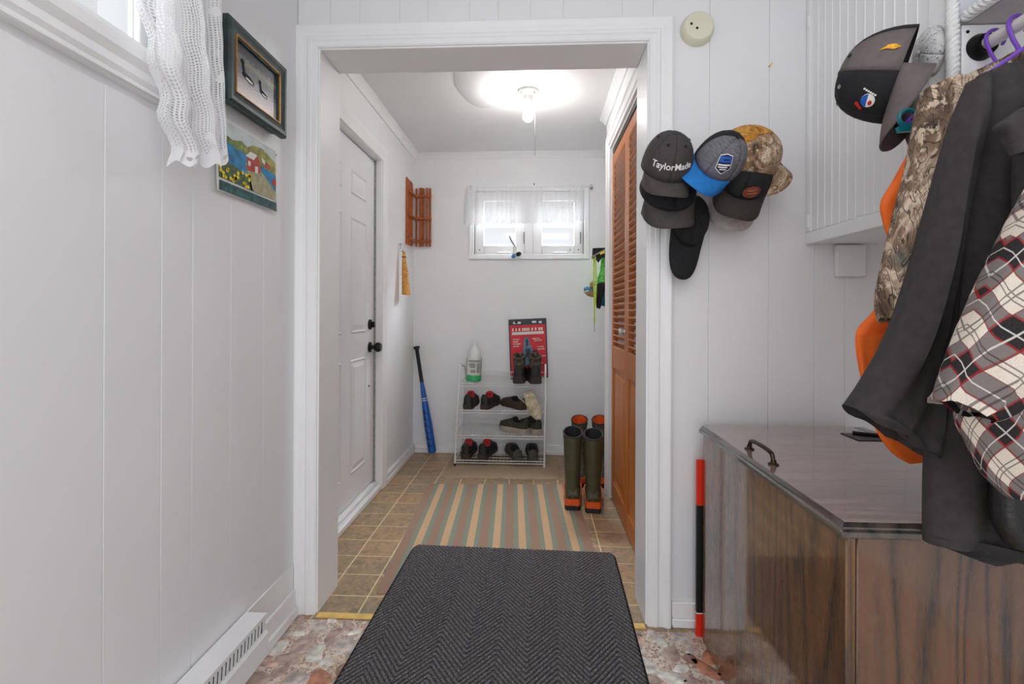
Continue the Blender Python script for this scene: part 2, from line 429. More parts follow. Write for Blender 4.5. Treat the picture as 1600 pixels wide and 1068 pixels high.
        if sub:
            md = o.modifiers.new('smooth', 'SUBSURF'); md.levels = sub; md.render_levels = sub
        return o
def tag(o, label, cat, group=None):
    o['label'] = label; o['category'] = cat
    if group: o['group'] = group
    return o
def thing(name, label, cat, loc, group=None, rot=None):
    o = bpy.data.objects.new(name, None); COL.objects.link(o); o.location = loc; o.empty_display_size = .05
    if rot is not None: o.rotation_euler = rot
    return tag(o, label, cat, group)
def struct(o): o['kind'] = 'structure'; return o
def sroot(name, loc=(0, 0, 0)):
    o = bpy.data.objects.new(name, None); COL.objects.link(o); o.location = loc; return struct(o)
def bx(name, mat, a, b, parent=None, bev=.002): return MB().box(a, b, bev).build(name, mat, parent)
def frame3(fwd, upv):                                   # columns: x right, y forward, z up
    y = Vector(fwd).normalized(); z = Vector(upv); z = (z - y * z.dot(y)).normalized(); x = y.cross(z)
    return Matrix(((x.x, y.x, z.x), (x.y, y.y, z.y), (x.z, y.z, z.z)))
def cr(pts, n):                                         # Catmull-Rom resample of tuples
    out = []; k = len(pts)
    for i in range(k - 1):
        p0, p1, p2, p3 = pts[max(i - 1, 0)], pts[i], pts[i + 1], pts[min(i + 2, k - 1)]
        for j in range(n):
            t = j / n
            out.append(tuple(.5 * ((2 * b) + (c - a) * t + (2 * a - 5 * b + 4 * c - d) * t * t + (3 * b - a - 3 * c + d) * t ** 3) for a, b, c, d in zip(p0, p1, p2, p3)))
    out.append(tuple(pts[-1])); return out
def swept(path, prof, to3, names, mat, parent):
    """mitred moulding: path = 2D inner edge, prof = (outward offset, height off the wall); each straight run its own part"""
    n = len(path); P = [Vector(p) for p in path]; mit = []; loop = (P[0] - P[-1]).length < 1e-6
    for i in range(n):
        ds = []
        if i > 0: ds.append((P[i] - P[i - 1]).normalized())
        elif loop: ds.append((P[0] - P[-2]).normalized())
        if i < n - 1: ds.append((P[i + 1] - P[i]).normalized())
        elif loop: ds.append((P[1] - P[0]).normalized())
        ns = [Vector((-d.y, d.x)) for d in ds]
        m = ns[0] if len(ns) == 1 else (ns[0] + ns[1]) / (1 + ns[0].dot(ns[1]))
        mit.append(m)
    for i in range(n - 1):
        mb = MB(); a = [to3(*(P[i] + mit[i] * d), h) for d, h in prof]; b = [to3(*(P[i + 1] + mit[i + 1] * d), h) for d, h in prof]; k = len(prof)
        mb.add(a + b, [(j, (j + 1) % k, k + (j + 1) % k, k + j) for j in range(k)] + [tuple(range(k)), tuple(range(k, 2 * k))])
        mb.build(names, mat, parent, ang=25)

# ================================================================ THE SETTING
YP, YB = 1.730, 1.900            # front and back face of the dividing wall
XL, XR, ZC = -0.86, 1.46, 2.42   # front room
HX, HY, HZ = -0.943, 3.75, 2.29  # passage: left wall, far wall, ceiling
JL, JR, JZ = -0.775, 0.380, 2.012
CXW = 0.435                      # closet wall
# floors
floor = struct(MB().box((XL - .05, -1.6, -.06), (XR + .05, YP - .012, -.001)).build('floor', 'chip_matrix'))
fh = struct(MB().box((-1.15, YP - .012, -.06), (.75, HY + .05, -.0007)).build('floor_hall', 'grout'))
tm = None
def tile_obj():
    global tm
    if tm is None:
        o = MB().box((-.0748, -.0727, -.008), (.0748, .0727, 0), .0008).build('tile', 'slate_tile', fh, local=True); tm = o.data; return o
    o = bpy.data.objects.new('tile', tm); COL.objects.link(o); o.parent = fh; return o
tcols = [-.633 + .155 * k + .0775 for k in range(-2, 8)]; trows = [1.841 + .151 * k + .0755 for k in range(-1, 13)]
for cx in tcols:
    for cy in trows:
        if cx < HX - .02 and not 2.05 < cy < 2.95: continue
        o = tile_obj(); o.location = Vector((cx, cy, 0)) - fh.location
# stones printed large enough to pick out in the front floor
pts = []
def stone(cx, cy, r, el, ang, mat):
    n = 9; poly = []
    for i in range(n):
        a = 2 * math.pi * i / n; q = r * (1 + random.uniform(-.22, .22))
        x, y = q * math.cos(a) * el, q * math.sin(a) / el
        poly.append((cx + x * math.cos(ang) - y * math.sin(ang), cy + x * math.sin(ang) + y * math.cos(ang)))
    mb = MB(); c = Vector((cx, cy))
    rings = [[(p[0], p[1], -.001) for p in poly], [(c.x + (p[0] - c.x) * .93, c.y + (p[1] - c.y) * .93, .0004) for p in poly]]
    mb.grid(rings, cv=True); o = len(mb.v); mb.f.append(tuple(range(n, 2 * n))); mb.mi.append(0)
    mb.build('stone', mat, floor, ang=60)
sm = ['stone_cream', 'stone_mauve', 'stone_rust', 'stone_grey', 'stone_pink', 'stone_brown', 'stone_mauve', 'stone_grey']
tries = 0
while tries < 14000 and len(pts) < 290:
    tries += 1
    x, y = random.uniform(XL + .01, .60), random.uniform(1.05, YP - .03); r = random.choice((.052, .042, .034, .026, .020)) * random.uniform(.85, 1.15)
    if tries < 2000: r = max(r, .036)
    if -.545 < x < .29 and y < 2.2: continue
    if x > .56 + .02 and y < 1.66: continue
    if y + r > YP - .015 or x - r < XL: continue
    if any((x - a) ** 2 + (y - b) ** 2 < (r + c) ** 2 * .92 for a, b, c in pts): continue
    pts.append((x, y, r)); stone(x, y, r, random.uniform(1.0, 1.45), random.uniform(0, 3.1), random.choice(sm))
# front room walls
def wall_slab(name, boxes, mat):
    r = sroot(name)
    for a, b in boxes: bx('wall_body', mat, a, b, r, 0)
    return r
wl = sroot('wall_left')
WZ0, WZ1, WY0, WY1 = 1.56, 2.14, .18, 1.16      # window opening in the left wall
for a, b in (((XL - .14, -1.6, 0), (XL - .006, WY0, ZC)), ((XL - .14, WY1, 0), (XL - .006, YP + .02, ZC)), ((XL - .14, WY0, 0), (XL - .006, WY1, WZ0)), ((XL - .14, WY0, WZ1), (XL - .006, WY1, ZC))):
    bx('wall_body', 'wall_paint', a, b, wl, 0)
edges = [-1.6, -1.2, -.8, -.45, -.1, .2, .45, .70, .94, 1.091, 1.193, 1.348, 1.515, YP]
for e0, e1 in zip(edges, edges[1:]):
    ranges = [(0.0, ZC)]
    if e1 > WY0 and e0 < WY1: ranges = [(0.0, WZ0 - .03), (WZ1 + .03, ZC)]
    for z0, z1 in ranges: bx('panel', 'wall_paint', (XL - .006, e0 + .0003, z0), (XL, e1 - .0003, z1), wl, .0014)
wf = sroot('wall_far')
for a, b in (((XL - .14, YP + .006, 0), (JL - .016, YB, ZC)), ((JR + .016, YP + .006, 0), (XR + .1, YB, ZC)), ((JL - .016, YP + .006, JZ + .016), (JR + .016, YB, ZC))):
    bx('wall_body', 'hall_paint', a, b, wf, 0)
for e0, e1 in zip([.40, .593, .794, .947, 1.049, 1.25, XR], [.593, .794, .947, 1.049, 1.25, XR]):
    bx('panel', 'wall_paint', (e0 + .0002, YP, 0), (e1 - .0002, YP + .006, ZC), wf, .0012)
te = [XL, -.741, -.634, -.49, -.389, -.24, -.139, -.025, .09, .294, .40]
for e0, e1 in zip(te, te[1:]): bx('panel', 'wall_paint', (e0 + .0002, YP, JZ + .02), (e1 - .0002, YP + .006, ZC), wf, .0008)
bx('panel', 'wall_paint', (XL, YP, 0), (JL - .012, YP + .006, JZ + .02), wf, .0016)
wr = sroot('wall_right')
bx('wall_body', 'wall_paint', (XR, -1.6, 0), (XR + .1, YP + .1, ZC), wr, 0)
struct(MB().box((XL - .14, -1.6, ZC), (XR + .1, YB, ZC + .05)).build('ceiling', 'ceiling_paint'))
# passage walls
DY0, DY1, DZ0, DZ1, DX = 2.065, 2.945, .058, 1.99, -.985
wall_slab('wall_hall_left', [((HX - .16, YB, 0), (HX, DY0 - .018, HZ)), ((HX - .16, DY1 + .018, 0), (HX, HY + .1, HZ)), ((HX - .16, DY0 - .018, DZ1 + .018), (HX, DY1 + .018, HZ))], 'hall_paint')
W2 = (-.475, .355, 1.520, 2.000)
wall_slab('wall_hall_far', [((HX, HY, 0), (.75, HY + .12, W2[2])), ((HX, HY, W2[3]), (.75, HY + .12, HZ)), ((HX, HY, W2[2]), (W2[0], HY + .12, W2[3])), ((W2[1], HY, W2[2]), (.75, HY + .12, W2[3]))], 'hall_paint')
CO0, CO1, CZ = 1.985, 2.905, 2.035
wall_slab('wall_hall_right', [((CXW, YB, 0), (CXW + .09, CO0, HZ)), ((CXW, CO1, 0), (CXW + .09, 3.12, HZ)), ((CXW, CO0, CZ), (CXW + .09, CO1, HZ)), ((.53, 3.12, 0), (.72, HY + .05, HZ)), ((CXW + .09, 3.03, 0), (.72, 3.12, HZ)), ((.95, YB, 0), (1.0, 3.1, HZ)), ((CXW + .09, YB, 0), (.95, YB + .02, HZ))], 'hall_paint')
struct(MB().box((HX - .16, YB, HZ), (1.0, HY + .12, HZ + .05)).build('ceiling_hall', 'ceiling_paint'))
# old round plaster patch on the passage ceiling
mb = MB()
def blob(cx, cy, rx, ry, z, h, n=20, seed=1, a0=0, a1=2 * math.pi):
    rnd = random.Random(seed); ring = []
    for i in range(n):
        a = a0 + (a1 - a0) * i / (n - 1 if a1 - a0 < 6 else n); q = 1 + rnd.uniform(-.04, .04); ring.append((cx + rx * q * math.cos(a), cy + ry * q * math.sin(a)))
    return ring
ring = blob(-.30, 2.62, .14, .30, 0, 0)
mb.grid([[(x, y, HZ) for x, y in ring], [(-.3 + (x + .3) * .93, 2.62 + (y - 2.62) * .93, HZ - .004) for x, y in ring]], cv=True)
mb.f.append(tuple(range(20, 40))); mb.mi.append(0)
struct(mb.build('trim_ceiling_patch', 'ceiling_paint'))
# crown mouldings of the passage
def crown(name, path, flip=1):
    r = sroot(name); prof = [(0, 0), (0, .042), (.008, .042), (.014, .030), (.030, .014), (.042, .008), (.042, 0)]
    swept(path, [(a, b) for a, b in prof], lambda u, v, h: Vector((u, v, HZ - h)), 'crown_moulding', 'trim_paint', r)
crown('trim_1', [(.53, 3.12), (.53, HY), (HX, HY), (HX, YB)])
crown('trim_2', [(CXW, YB), (CXW, 3.12)])
# dividing wall opening: jamb boards and fluted casing
t3 = sroot('trim_3')
bx('jamb_board', 'trim_paint', (JL - .016, YP - .004, 0), (JL, YB + .004, JZ + .016), t3)
bx('jamb_board', 'trim_paint', (JR, YP - .004, 0), (JR + .016, YB + .004, JZ + .016), t3)
bx('head_board', 'trim_paint', (JL, YP - .004, JZ), (JR, YB + .004, JZ + .016), t3)
CAS = [(0, 0), (0, .010), (.006, .014), (.020, .014), (.024, .017), (.034, .017), (.040, .013), (.052, .014), (.060, .019), (.074, .021), (.080, .018), (.080, 0)]
CAS = [(d + .006, h) for d, h in CAS]
swept([(JR, .0), (JR, JZ), (JL, JZ), (JL, .0)][::-1], CAS, lambda u, v, h: Vector((u, YP - h, v)), 'casing_board', 'trim_paint', t3)
t3b = sroot('trim_4')
swept([(JR, .0), (JR, JZ), (JL, JZ), (JL, .0)][::-1], [(d * .6, h * .8) for d, h in CAS], lambda u, v, h: Vector((u, YB + h, v)), 'casing_board', 'trim_paint', t3b)
struct(bx('trim_5', 'brass_yellow', (JL + .002, YP - .030, -.001), (JR - .002, YP - .002, .005), None, .002))
# baseboards
def base(name, runs, mat='trim_paint'):
    r = sroot(name)
    for (x0, y0), (x1, y1), nx, ny, steps in runs:
        for z0, z1, t in steps:
            bx('board', mat, (min(x0, x1) + min(0, nx * t), min(y0, y1) + min(0, ny * t), z0), (max(x0, x1) + max(0, nx * t), max(y0, y1) + max(0, ny * t), z1), r, .003)
    return r
st = [(.0, .036, .022), (.036, .095, .013), (.095, .185, .004)]
base('baseboard_left', [((XL, 1.43), (XL, YP - .022), 1, 0, st), ((XL, -1.6), (XL, .1), 1, 0, st)])
base('baseboard_far', [((.470, YP), (XR, YP), 0, -1, [(0, .03, .018), (.03, .085, .012)])])
hs = [(.0, .030, .020), (.030, .062, .014), (.062, .072, .008)]
base('baseboard_hall_left', [((HX, 3.04), (HX, HY), 1, 0, hs)])
base('baseboard_hall_far', [((HX + .02, HY), (.53, HY), 0, -1, hs)])
# passage entry door with casing and sill
t6 = sroot('trim_6')
swept([(DY1 + .005, 0), (DY1 + .005, DZ1 + .005), (DY0 - .005, DZ1 + .005), (DY0 - .005, 0)][::-1], [(d, h * .9) for d, h in [(0, 0), (0, .012), (.008, .016), (.05, .018), (.062, .022), (.075, .022), (.079, .016), (.079, 0)]], lambda u, v, h: Vector((HX + h, u, v)), 'casing_board', 'trim_paint', t6)
bx('jamb_board', 'trim_paint', (HX - .15, DY1 + .002, 0), (HX + .002, DY1 + .018, DZ1 + .018), t6)
bx('jamb_board', 'trim_paint', (HX - .15, DY0 - .018, 0), (HX + .002, DY0 - .002, DZ1 + .018), t6)
bx('head_board', 'trim_paint', (HX - .15, DY0 - .002, DZ1 + .002), (HX + .002, DY1 + .002, DZ1 + .018), t6)
bx('sill', 'trim_paint', (HX - .15, DY0, 0), (HX + .010, DY1 + .03, .030), t6, .004)
bx('sill', 'trim_paint', (HX - .15, DY0, .030), (HX - .016, DY1, .052), t6, .006)
bx('weather_strip', 'label_grey', (DX - .004, DY1 - .004, .05), (DX + .012, DY1 + .004, DZ1), t6, .001)
d1 = sroot('door_1', (DX, DY0, 0))
bx('door_slab', 'door_paint', (DX - .045, DY0, DZ0), (DX, DY1 - .004, DZ1 - .003), d1, .001)
def raised(y0, y1, z0, z1, x, par, mat, s=1, name='door_panel'):
    mb = MB(); lv = [(0, 0), (.008, .007), (.016, .002), (.022, .002), (.044, .008)]
    rings = [[(x + s * h, y0 + i, z0 + i), (x + s * h, y1 - i, z0 + i), (x + s * h, y1 - i, z1 - i), (x + s * h, y0 + i, z1 - i)] for i, h in lv]
    mb.grid(rings, cv=True); n = len(mb.v); mb.f.append((n - 4, n - 3, n - 2, n - 1)); mb.mi.append(0)
    return mb.build(name, mat, par, ang=15)
for y0, y1 in ((2.205, 2.440), (2.567, 2.800)):
    for z0, z1 in ((.21, .82), (.96, 1.585), (1.705, 1.835)): raised(y0, y1, z0, z1, DX, d1, 'door_paint')
kn = MB().lathe([(0, 0), (.032, 0), (.030, .008), (.012, .012), (.011, .028), (.020, .032), (.028, .042), (.029, .056), (.022, .068), (0, .070)], (DX, 2.872, .868), (1, 0, 0)).build('knob', 'black_metal', d1)
bo = MB().lathe([(0, 0), (.031, 0), (.029, .010), (.020, .014), (0, .015)], (DX, 2.872, 1.002), (1, 0, 0)).build('deadbolt', 'black_metal', d1)
MB().box((DX + .014, 2.866, .985), (DX + .030, 2.878, 1.019), .003).build('thumb_turn', 'black_metal', bo)
MB().lathe([(0, 0), (.006, 0), (.005, .004), (0, .005)], (DX, 2.86, .64), (1, 0, 0), 10).build('plug', 'black_metal', d1)
# closet casing and folding louvred door
t7 = sroot('trim_7')
swept([(CO1 - .01, 0), (CO1 - .01, CZ), (CO0 + .01, CZ), (CO0 + .01, 0)], [(-d - .0, h) for d, h in [(0, 0), (0, .012), (.02, .012), (.026, .018), (.06, .020), (.068, .026), (.085, .024), (.09, 0)]], lambda u, v, h: Vector((CXW - h, u, v)), 'casing_board', 'trim_paint', t7)
bx('jamb_board', 'trim_paint', (CXW, CO1 - .012, 0), (CXW + .09, CO1, CZ), t7)
bx('head_board', 'trim_paint', (CXW, CO0, CZ - .012), (CXW + .09, CO1, CZ), t7)
bx('door_track', 'black_metal', (CXW + .006, CO0, CZ - .035), (CXW + .04, CO1 - .012, CZ - .012), t7)
d2 = sroot('door_2', (CXW, CO0, 0))
XF = CXW + .004                                     # door face
def leaf(y0, y1):
    def b(nm, ya, yb, za, zb): return bx(nm, 'pine_wood', (XF, ya, za), (XF + .028, yb, zb), d2, .003)
    sw = .052
    b('stile', y0, y0 + sw, .018, 1.985); b('stile', y1 - sw, y1, .018, 1.985)
    for za, zb in ((.018, .12), (.765, .89), (1.925, 1.985)): b('rail', y0 + sw, y1 - sw, za, zb)
    bx('backing', 'pine_wood', (XF + .012, y0 + sw, .12), (XF + .018, y1 - sw, .765), d2, 0)
    raised(y0 + sw + .004, y1 - sw - .004, .124, .761, XF + .012, d2, 'pine_wood', -1)
    n = 30
    for i in range(n):
        z = .89 + (i + .5) * (1.925 - .89) / n
        m = Matrix.Translation((XF + .014, 0, z)) @ Matrix.Rotation(R(38), 4, 'Y')
        MB().box((-.019, y0 + sw - .002, -.0035), (.019, y1 - sw + .002, .0035), .002, m).build('louvre', 'pine_wood', d2)
leaf(2.432, 2.888); leaf(1.992, 2.428)
MB().lathe([(0, 0), (.008, 0), (.008, .012), (.016, .018), (.016, .028), (0, .032)], (XF, 2.46, .985), (-1, 0, 0), 14).build('knob', 'white_plastic', d2)

# ---------------------------------------------------------------- windows
w1 = sroot('window_1', (XL, WY1, WZ0))
swept([(WY1 + .0, WZ0), (WY1, WZ1), (WY0, WZ1), (WY0, WZ0), (WY1, WZ0)], [(-d, h) for d, h in [(0, 0), (0, .012), (.012, .020), (.03, .018), (.045, .030), (.07, .030), (.086, .018), (.09, 0)]][::-1] if False else [(d, h) for d, h in [(0, 0), (0, .012), (.012, .020), (.03, .018), (.045, .030), (.07, .030), (.086, .018), (.09, 0)]], lambda u, v, h: Vector((XL + h, u, v)), 'casing_board', 'trim_paint', w1)
for a, b in (((XL - .13, WY1, WZ0 - .01), (XL + .01, WY1 + .012, WZ1)), ((XL - .13, WY0 - .012, WZ0 - .01), (XL + .01, WY0, WZ1))): bx('jamb_board', 'trim_paint', a, b, w1)
bx('sill', 'trim_paint', (XL - .13, WY0, WZ0 - .012), (XL + .016, WY1, WZ0 + .004), w1, .004)
bx('track', 'trim_paint', (XL - .075, WY0, WZ0 + .004), (XL - .04, WY1, WZ0 + .018), w1, .002)
def sash(par, ax, off, th, a0, a1, z0, z1, fw_, name='sash'):
    def P(u, v, t): return (off + t, u, v) if ax == 'x' else (u, off + t, v)
    def b(nm, u0_, u1_, v0, v1, mat='trim_paint', t0=-.5, t1=.5, bev=.003): return bx(nm, mat, P(u0_, v0, t0 * th), P(u1_, v1, t1 * th), par, bev)
    b('sash_stile', a0, a0 + fw_, z0, z1); b('sash_stile', a1 - fw_, a1, z0, z1)
    b('sash_rail', a0 + fw_, a1 - fw_, z0, z0 + fw_); b('sash_rail', a0 + fw_, a1 - fw_, z1 - fw_, z1)
    b('pane', a0 + fw_, a1 - fw_, z0 + fw_, z1 - fw_, 'window_glass', -.08, .08, 0)
sash(w1, 'x', XL - .085, .03, .95, WY1 - .002, WZ0 + .01, WZ1, .05)
sash(w1, 'x', XL - .115, .03, WY0, .985, WZ0 + .01, WZ1, .045)
MB().tube(cr([(XL - .070, 1.118, 1.605), (XL - .056, 1.122, 1.605), (XL - .050, 1.124, 1.64), (XL - .050, 1.124, 1.685), (XL - .056, 1.124, 1.692), (XL - .060, 1.120, 1.68)], 4), .007, 8).build('latch', 'cream_plastic', w1)
w2 = sroot('window_2', (-.06, HY, 1.5))
swept([(W2[0], W2[2]), (W2[0], W2[3]), (W2[1], W2[3]), (W2[1], W2[2]), (W2[0], W2[2])], [(d, h) for d, h in [(0, 0), (0, .008), (.008, .012), (.022, .012), (.026, .018), (.038, .018), (.042, .010), (.042, 0)]], lambda u, v, h: Vector((u, HY - h, v)), 'casing_board', 'trim_paint', w2)
for a, b in (((W2[0] - .008, HY - .002, W2[2]), (W2[0], HY + .1, W2[3])), ((W2[1], HY - .002, W2[2]), (W2[1] + .008, HY + .1, W2[3])), ((W2[0], HY - .002, W2[2] - .008), (W2[1], HY + .1, W2[2])), ((W2[0], HY - .002, W2[3]), (W2[1], HY + .1, W2[3] + .008))): bx('jamb_board', 'trim_paint', a, b, w2)
bx('mullion', 'trim_paint', (-.092, HY + .012, W2[2]), (-.030, HY + .08, W2[3]), w2)
sash(w2, 'y', HY + .035, .03, W2[0], -.092, W2[2], W2[3], .070)
sash(w2, 'y', HY + .035, .03, -.030, W2[1], W2[2], W2[3], .070)
for x0 in (-.30, .13):
    bx('crank_plate', 'trim_paint', (x0, HY - .002, W2[2] + .004), (x0 + .10, HY + .025, W2[2] + .016), w2, .003)
    MB().tube([(x0 + .0, HY + .018, 1.575), (x0, HY + .012, 1.60), (x0 + .018, HY + .012, 1.60), (x0 + .018, HY + .018, 1.575)], .0025, 6).build('pull_clip', 'white_plastic', w2)
for x in (-.098 + .0, .332): MB().box((x - .004, HY + .008, 1.60), (x + .004, HY + .024, 1.69), .002).build('latch', 'label_grey', w2)
for x in (-.437, -.050, .255, .318): MB().lathe([(0, 0), (.005, 0), (.004, .004), (0, .005)], (x, HY + .02, 1.555), (0, -1, 0), 8).build('screw', 'black_metal', w2)

# ================================================================ THINGS
# ---- lace valance and rod on the far window
vr = thing('curtain_rod', 'slim white curtain rod above the far passage window', 'curtain rod', (-.07, HY - .03, 2.03))
MB().tube([(-.50, HY - .002, 2.022), (-.50, HY - .034, 2.022), (.41, HY - .034, 2.022), (.41, HY - .002, 2.022)], .005, 8).build('rod', 'white_wire', vr)
for x in (-.505, .41): MB().box((x - .006, HY - .02, 2.005), (x + .006, HY - .001, 2.04), .002).build('bracket', 'label_grey', vr)
MB().lathe([(0, 0), (.005, 0), (.005, .008), (0, .01)], (-.02, HY, 2.05), (0, -1, 0), 8).build('nail', 'black_metal', vr)
def cloth(fn, nu, nv, uvf):
    return MB().grid([[fn(i / nu, j / nv) for j in range(nv + 1)] for i in range(nu + 1)], uv=[[uvf(i / nu, j / nv) for j in range(nv + 1)] for i in range(nu + 1)])
def valance(u, v):
    x = -.53 + .885 * u; wv = (.010 if .12 < u < .9 else .018) * math.sin(u * 66 + math.sin(u * 19)) * (.3 + .7 * (1 - v)); drop = .275 + .012 * abs(math.sin(u * 15 * math.pi))
    if u < .11: drop += .012; x -= (1 - v) * .02 * (1 - u / .11)
    if u > .93: drop -= .02
    return Vector((x, HY - .044 - abs(wv) - .006 * (1 - v), 2.028 - drop * (1 - v)))
tag(cloth(valance, 200, 12, lambda u, v: (u * 1.1, v * .28)).build('lace_valance', 'lace_valance', None, fix=False), 'short white lace valance hung over the far passage window', 'curtain')
# ---- lace curtain on the left wall
def lacec(u, v):
    t = 1 - v
    z1 = 1.402 + .062 * u ** 1.6 + .007 * math.sin(u * 60)
    z = 2.16 + (z1 - 2.16) * t
    yl = .80 + (.135 * (2.16 - z) / .46 if z > 1.70 else .135 + .11 * (1.70 - z) / .30) + .016 * math.sin(z * 62) * t
    y = yl + (1.212 - yl) * u
    fold = .020 * math.sin(u * 22 + 1.2 * math.sin(u * 7) + 2 * t) * (.4 + .6 * t)
    return Vector((XL + .062 + fold + .020 * t * math.sin(math.pi * u), y + .008 * math.cos(u * 22), z))
tag(cloth(lacec, 120, 50, lambda u, v: (u * .36, v * .74)).build('lace_curtain', 'lace', None, fix=False), 'long white floral lace curtain drawn back beside the window over the pictures', 'curtain')
cr_ = thing('curtain_rod', 'white curtain rod above the window of the panelled left wall', 'curtain rod', (XL, .7, 2.16))
MB().tube([(XL, .12, 2.165), (XL + .06, .12, 2.165), (XL + .06, 1.35, 2.165), (XL, 1.35, 2.165)], .006, 8).build('rod', 'white_wire', cr_)

# ---- baseboard heater
hy0, hy1, hx, hz0, hz1 = .15, 1.42, XL + .073, .060, .188
ht = thing('baseboard_heater', 'long white electric baseboard heater with slotted grille on left wall', 'heater', (XL, (hy0 + hy1) / 2, hz0))
mb = MB(); prof = [(XL + .004, hz0), (hx - .006, hz0), (hx, hz0 + .006), (hx, .130), (hx - .008, .140), (hx - .010, .172), (hx - .004, .178), (hx - .004, hz1), (XL + .004, hz1)]
mb.prism(prof, lambda a, b, t: Vector((a, t, b)), hy0, hy1); hc = mb.build('casing', 'heater_enamel', ht, ang=20)
bx('painted_slot_shade', 'slot_shade', (hx - .0105, hy0 + .02, .141), (hx - .0075, hy1 - .02, .172), ht, 0)  # near-black sheet paints the shade between the grille fins
y = hy0 + .03; fin = None
while y < hy1 - .03:
    if fin is None: fin = MB().prism([(-.0045, .138), (.0045, .138), (.0085, .175), (-.0005, .175)], lambda a, b, t: Vector((t, a, b)), hx - .009, hx - .0055).build('grille_fin', 'heater_enamel', hc, local=True); fin.location = Vector((0, y, 0)) - ht.location
    else:
        o = fin.copy(); COL.objects.link(o); o.location = Vector((0, y, 0)) - ht.location
    y += .0165

# ---- framed picture
fp = thing('framed_picture', 'small landscape picture of water birds in a dark green and gilt frame', 'picture', (XL, 1.45, 1.64))
FY0, FY1, FZ0, FZ1, FXX = 1.266, 1.567, 1.640, 1.868, XL + .048
bx('backing_box', 'frame_green', (XL + .001, FY0 - .004 + .008, FZ0 + .012), (FXX - .018, FY1 - .008, FZ1 - .02), fp, .002)
swept([(FY0 + .042, FZ0 + .042), (FY0 + .042, FZ1 - .042), (FY1 - .042, FZ1 - .042), (FY1 - .042, FZ0 + .042), (FY0 + .042, FZ0 + .042)], [(0, -.022), (0, -.010), (.010, -.006), (.018, -.004), (.026, .0), (.036, .0), (.042, -.006), (.042, -.022)], lambda u, v, h: Vector((FXX + h, u, v)), 'frame_moulding', 'frame_green', fp)
swept([(FY0 + .032, FZ0 + .032), (FY0 + .032, FZ1 - .032), (FY1 - .032, FZ1 - .032), (FY1 - .032, FZ0 + .032), (FY0 + .032, FZ0 + .032)], [(-.0062, -.022), (-.0062, -.0045), (-.005, -.0035), (-.0035, -.0035), (-.003, -.02)], lambda u, v, h: Vector((FXX + h, u, v)), 'gilt_slip', 'gold_frame', fp)
a0, a1, b0, b1 = FY0 + .042, FY1 - .042, FZ0 + .042, FZ1 - .042
MB().add([(FXX - .016, a0, b0), (FXX - .016, a1, b0), (FXX - .016, a1, b1), (FXX - .016, a0, b1)], [(0, 1, 2, 3)], [(0, 0), (1, 0), (1, 1), (0, 1)]).build('painting', 'lake_print', fp)
def flat(polys, x, par, nm, mats):
    mb = MB()
    for k, poly, c in polys:
        mb.cur = c; n = len(poly); o = len(mb.v); mb.v += [Vector((x + k * .00025, u, v)) for u, v in poly]; mb.f.append(tuple(range(o, o + n))); mb.mi.append(c)
    return mb.build(nm, mats, par, smooth=False)
def ell(cx, cy, rx, ry, n=12, rot=0): return [(cx + rx * math.cos(2 * math.pi * i / n) * math.cos(rot) - ry * math.sin(2 * math.pi * i / n) * math.sin(rot), cy + rx * math.cos(2 * math.pi * i / n) * math.sin(rot) + ry * math.sin(2 * math.pi * i / n) * math.cos(rot)) for i in range(n)]
def bird(cy, cz, s): return [(1, ell(cy, cz, .030 * s, .010 * s, 14, -.15), 0), (2, ell(cy - .022 * s, cz + .018 * s, .006 * s, .018 * s, 10, .3), 0), (2, ell(cy - .028 * s, cz + .036 * s, .010 * s, .007 * s, 10), 0), (2, ell(cy + .005 * s, cz - .004 * s, .020 * s, .004 * s, 10, -.1), 1)]
flat(bird(a0 + .065, b0 + .062, 1.0) + bird(a0 + .145, b0 + .052, .75), FXX - .0155, fp, 'painted_birds', ['thread_black', 'print_white'])

# ---- calendar sheet
cs = thing('calendar_picture', 'unframed harbour print with red shed and yellow flowers pinned to left wall', 'picture', (XL, 1.42, 1.40))
Y0, Y1, Z0, Z1 = 1.272, 1.572, 1.435, 1.602
sheet = MB().grid([[Vector((XL + .004 + .006 * (1 - j / 6) ** 2 * (1 + .3 * math.sin(i)), Y0 + (Y1 - Y0) * i / 8, 1.402 + (Z1 - 1.402) * j / 6)) for j in range(7)] for i in range(9)]).build('sheet', 'print_white', cs, solid=.0012)
def c2(u, v): return (Y0 + (Y1 - Y0) * u, Z0 + (Z1 - Z0) * v)
def pp(k, c, *uv): return (k, [c2(*p) for p in uv], c)
polys = [pp(0, 0, (0.02, .02), (.98, .02), (.98, .97), (.02, .97)),
         pp(1, 1, (.02, .70), (.12, .76), (.22, .73), (.36, .80), (.5, .72), (.5, .60), (.02, .62)), pp(2, 2, (.40, .70), (.55, .84), (.70, .88), (.84, .82), (.98, .74), (.98, .5), (.40, .6)),
         pp(3, 3, (.02, .66), (.30, .62), (.55, .60), (.75, .54), (.98, .50), (.98, .02), (.02, .02)),
         pp(4, 5, (.42, .46), (.62, .52), (.98, .18), (.98, .02), (.52, .02)), pp(4, 6, (.02, .02), (.55, .02), (.50, .22), (.30, .30), (.02, .34)),
         pp(5, 4, (.44, .34), (.56, .36), (.56, .58), (.44, .58)), pp(6, 4, (.56, .36), (.68, .40), (.68, .58), (.62, .68), (.56, .58)), pp(7, 8, (.58, .36), (.63, .38), (.63, .5), (.58, .48)), pp(7, 8, (.46, .44), (.50, .44), (.50, .52), (.46, .52)), pp(5, 8, (.42, .58), (.56, .58), (.62, .70), (.50, .70)), pp(6, 4, (.76, .56), (.86, .56), (.86, .64), (.76, .66)), pp(6, 4, (.90, .30), (.98, .28), (.98, .42), (.90, .42)), pp(7, 8, (.70, .62), (.76, .6), (.76, .68), (.70, .7))]
rf = random.Random(4)
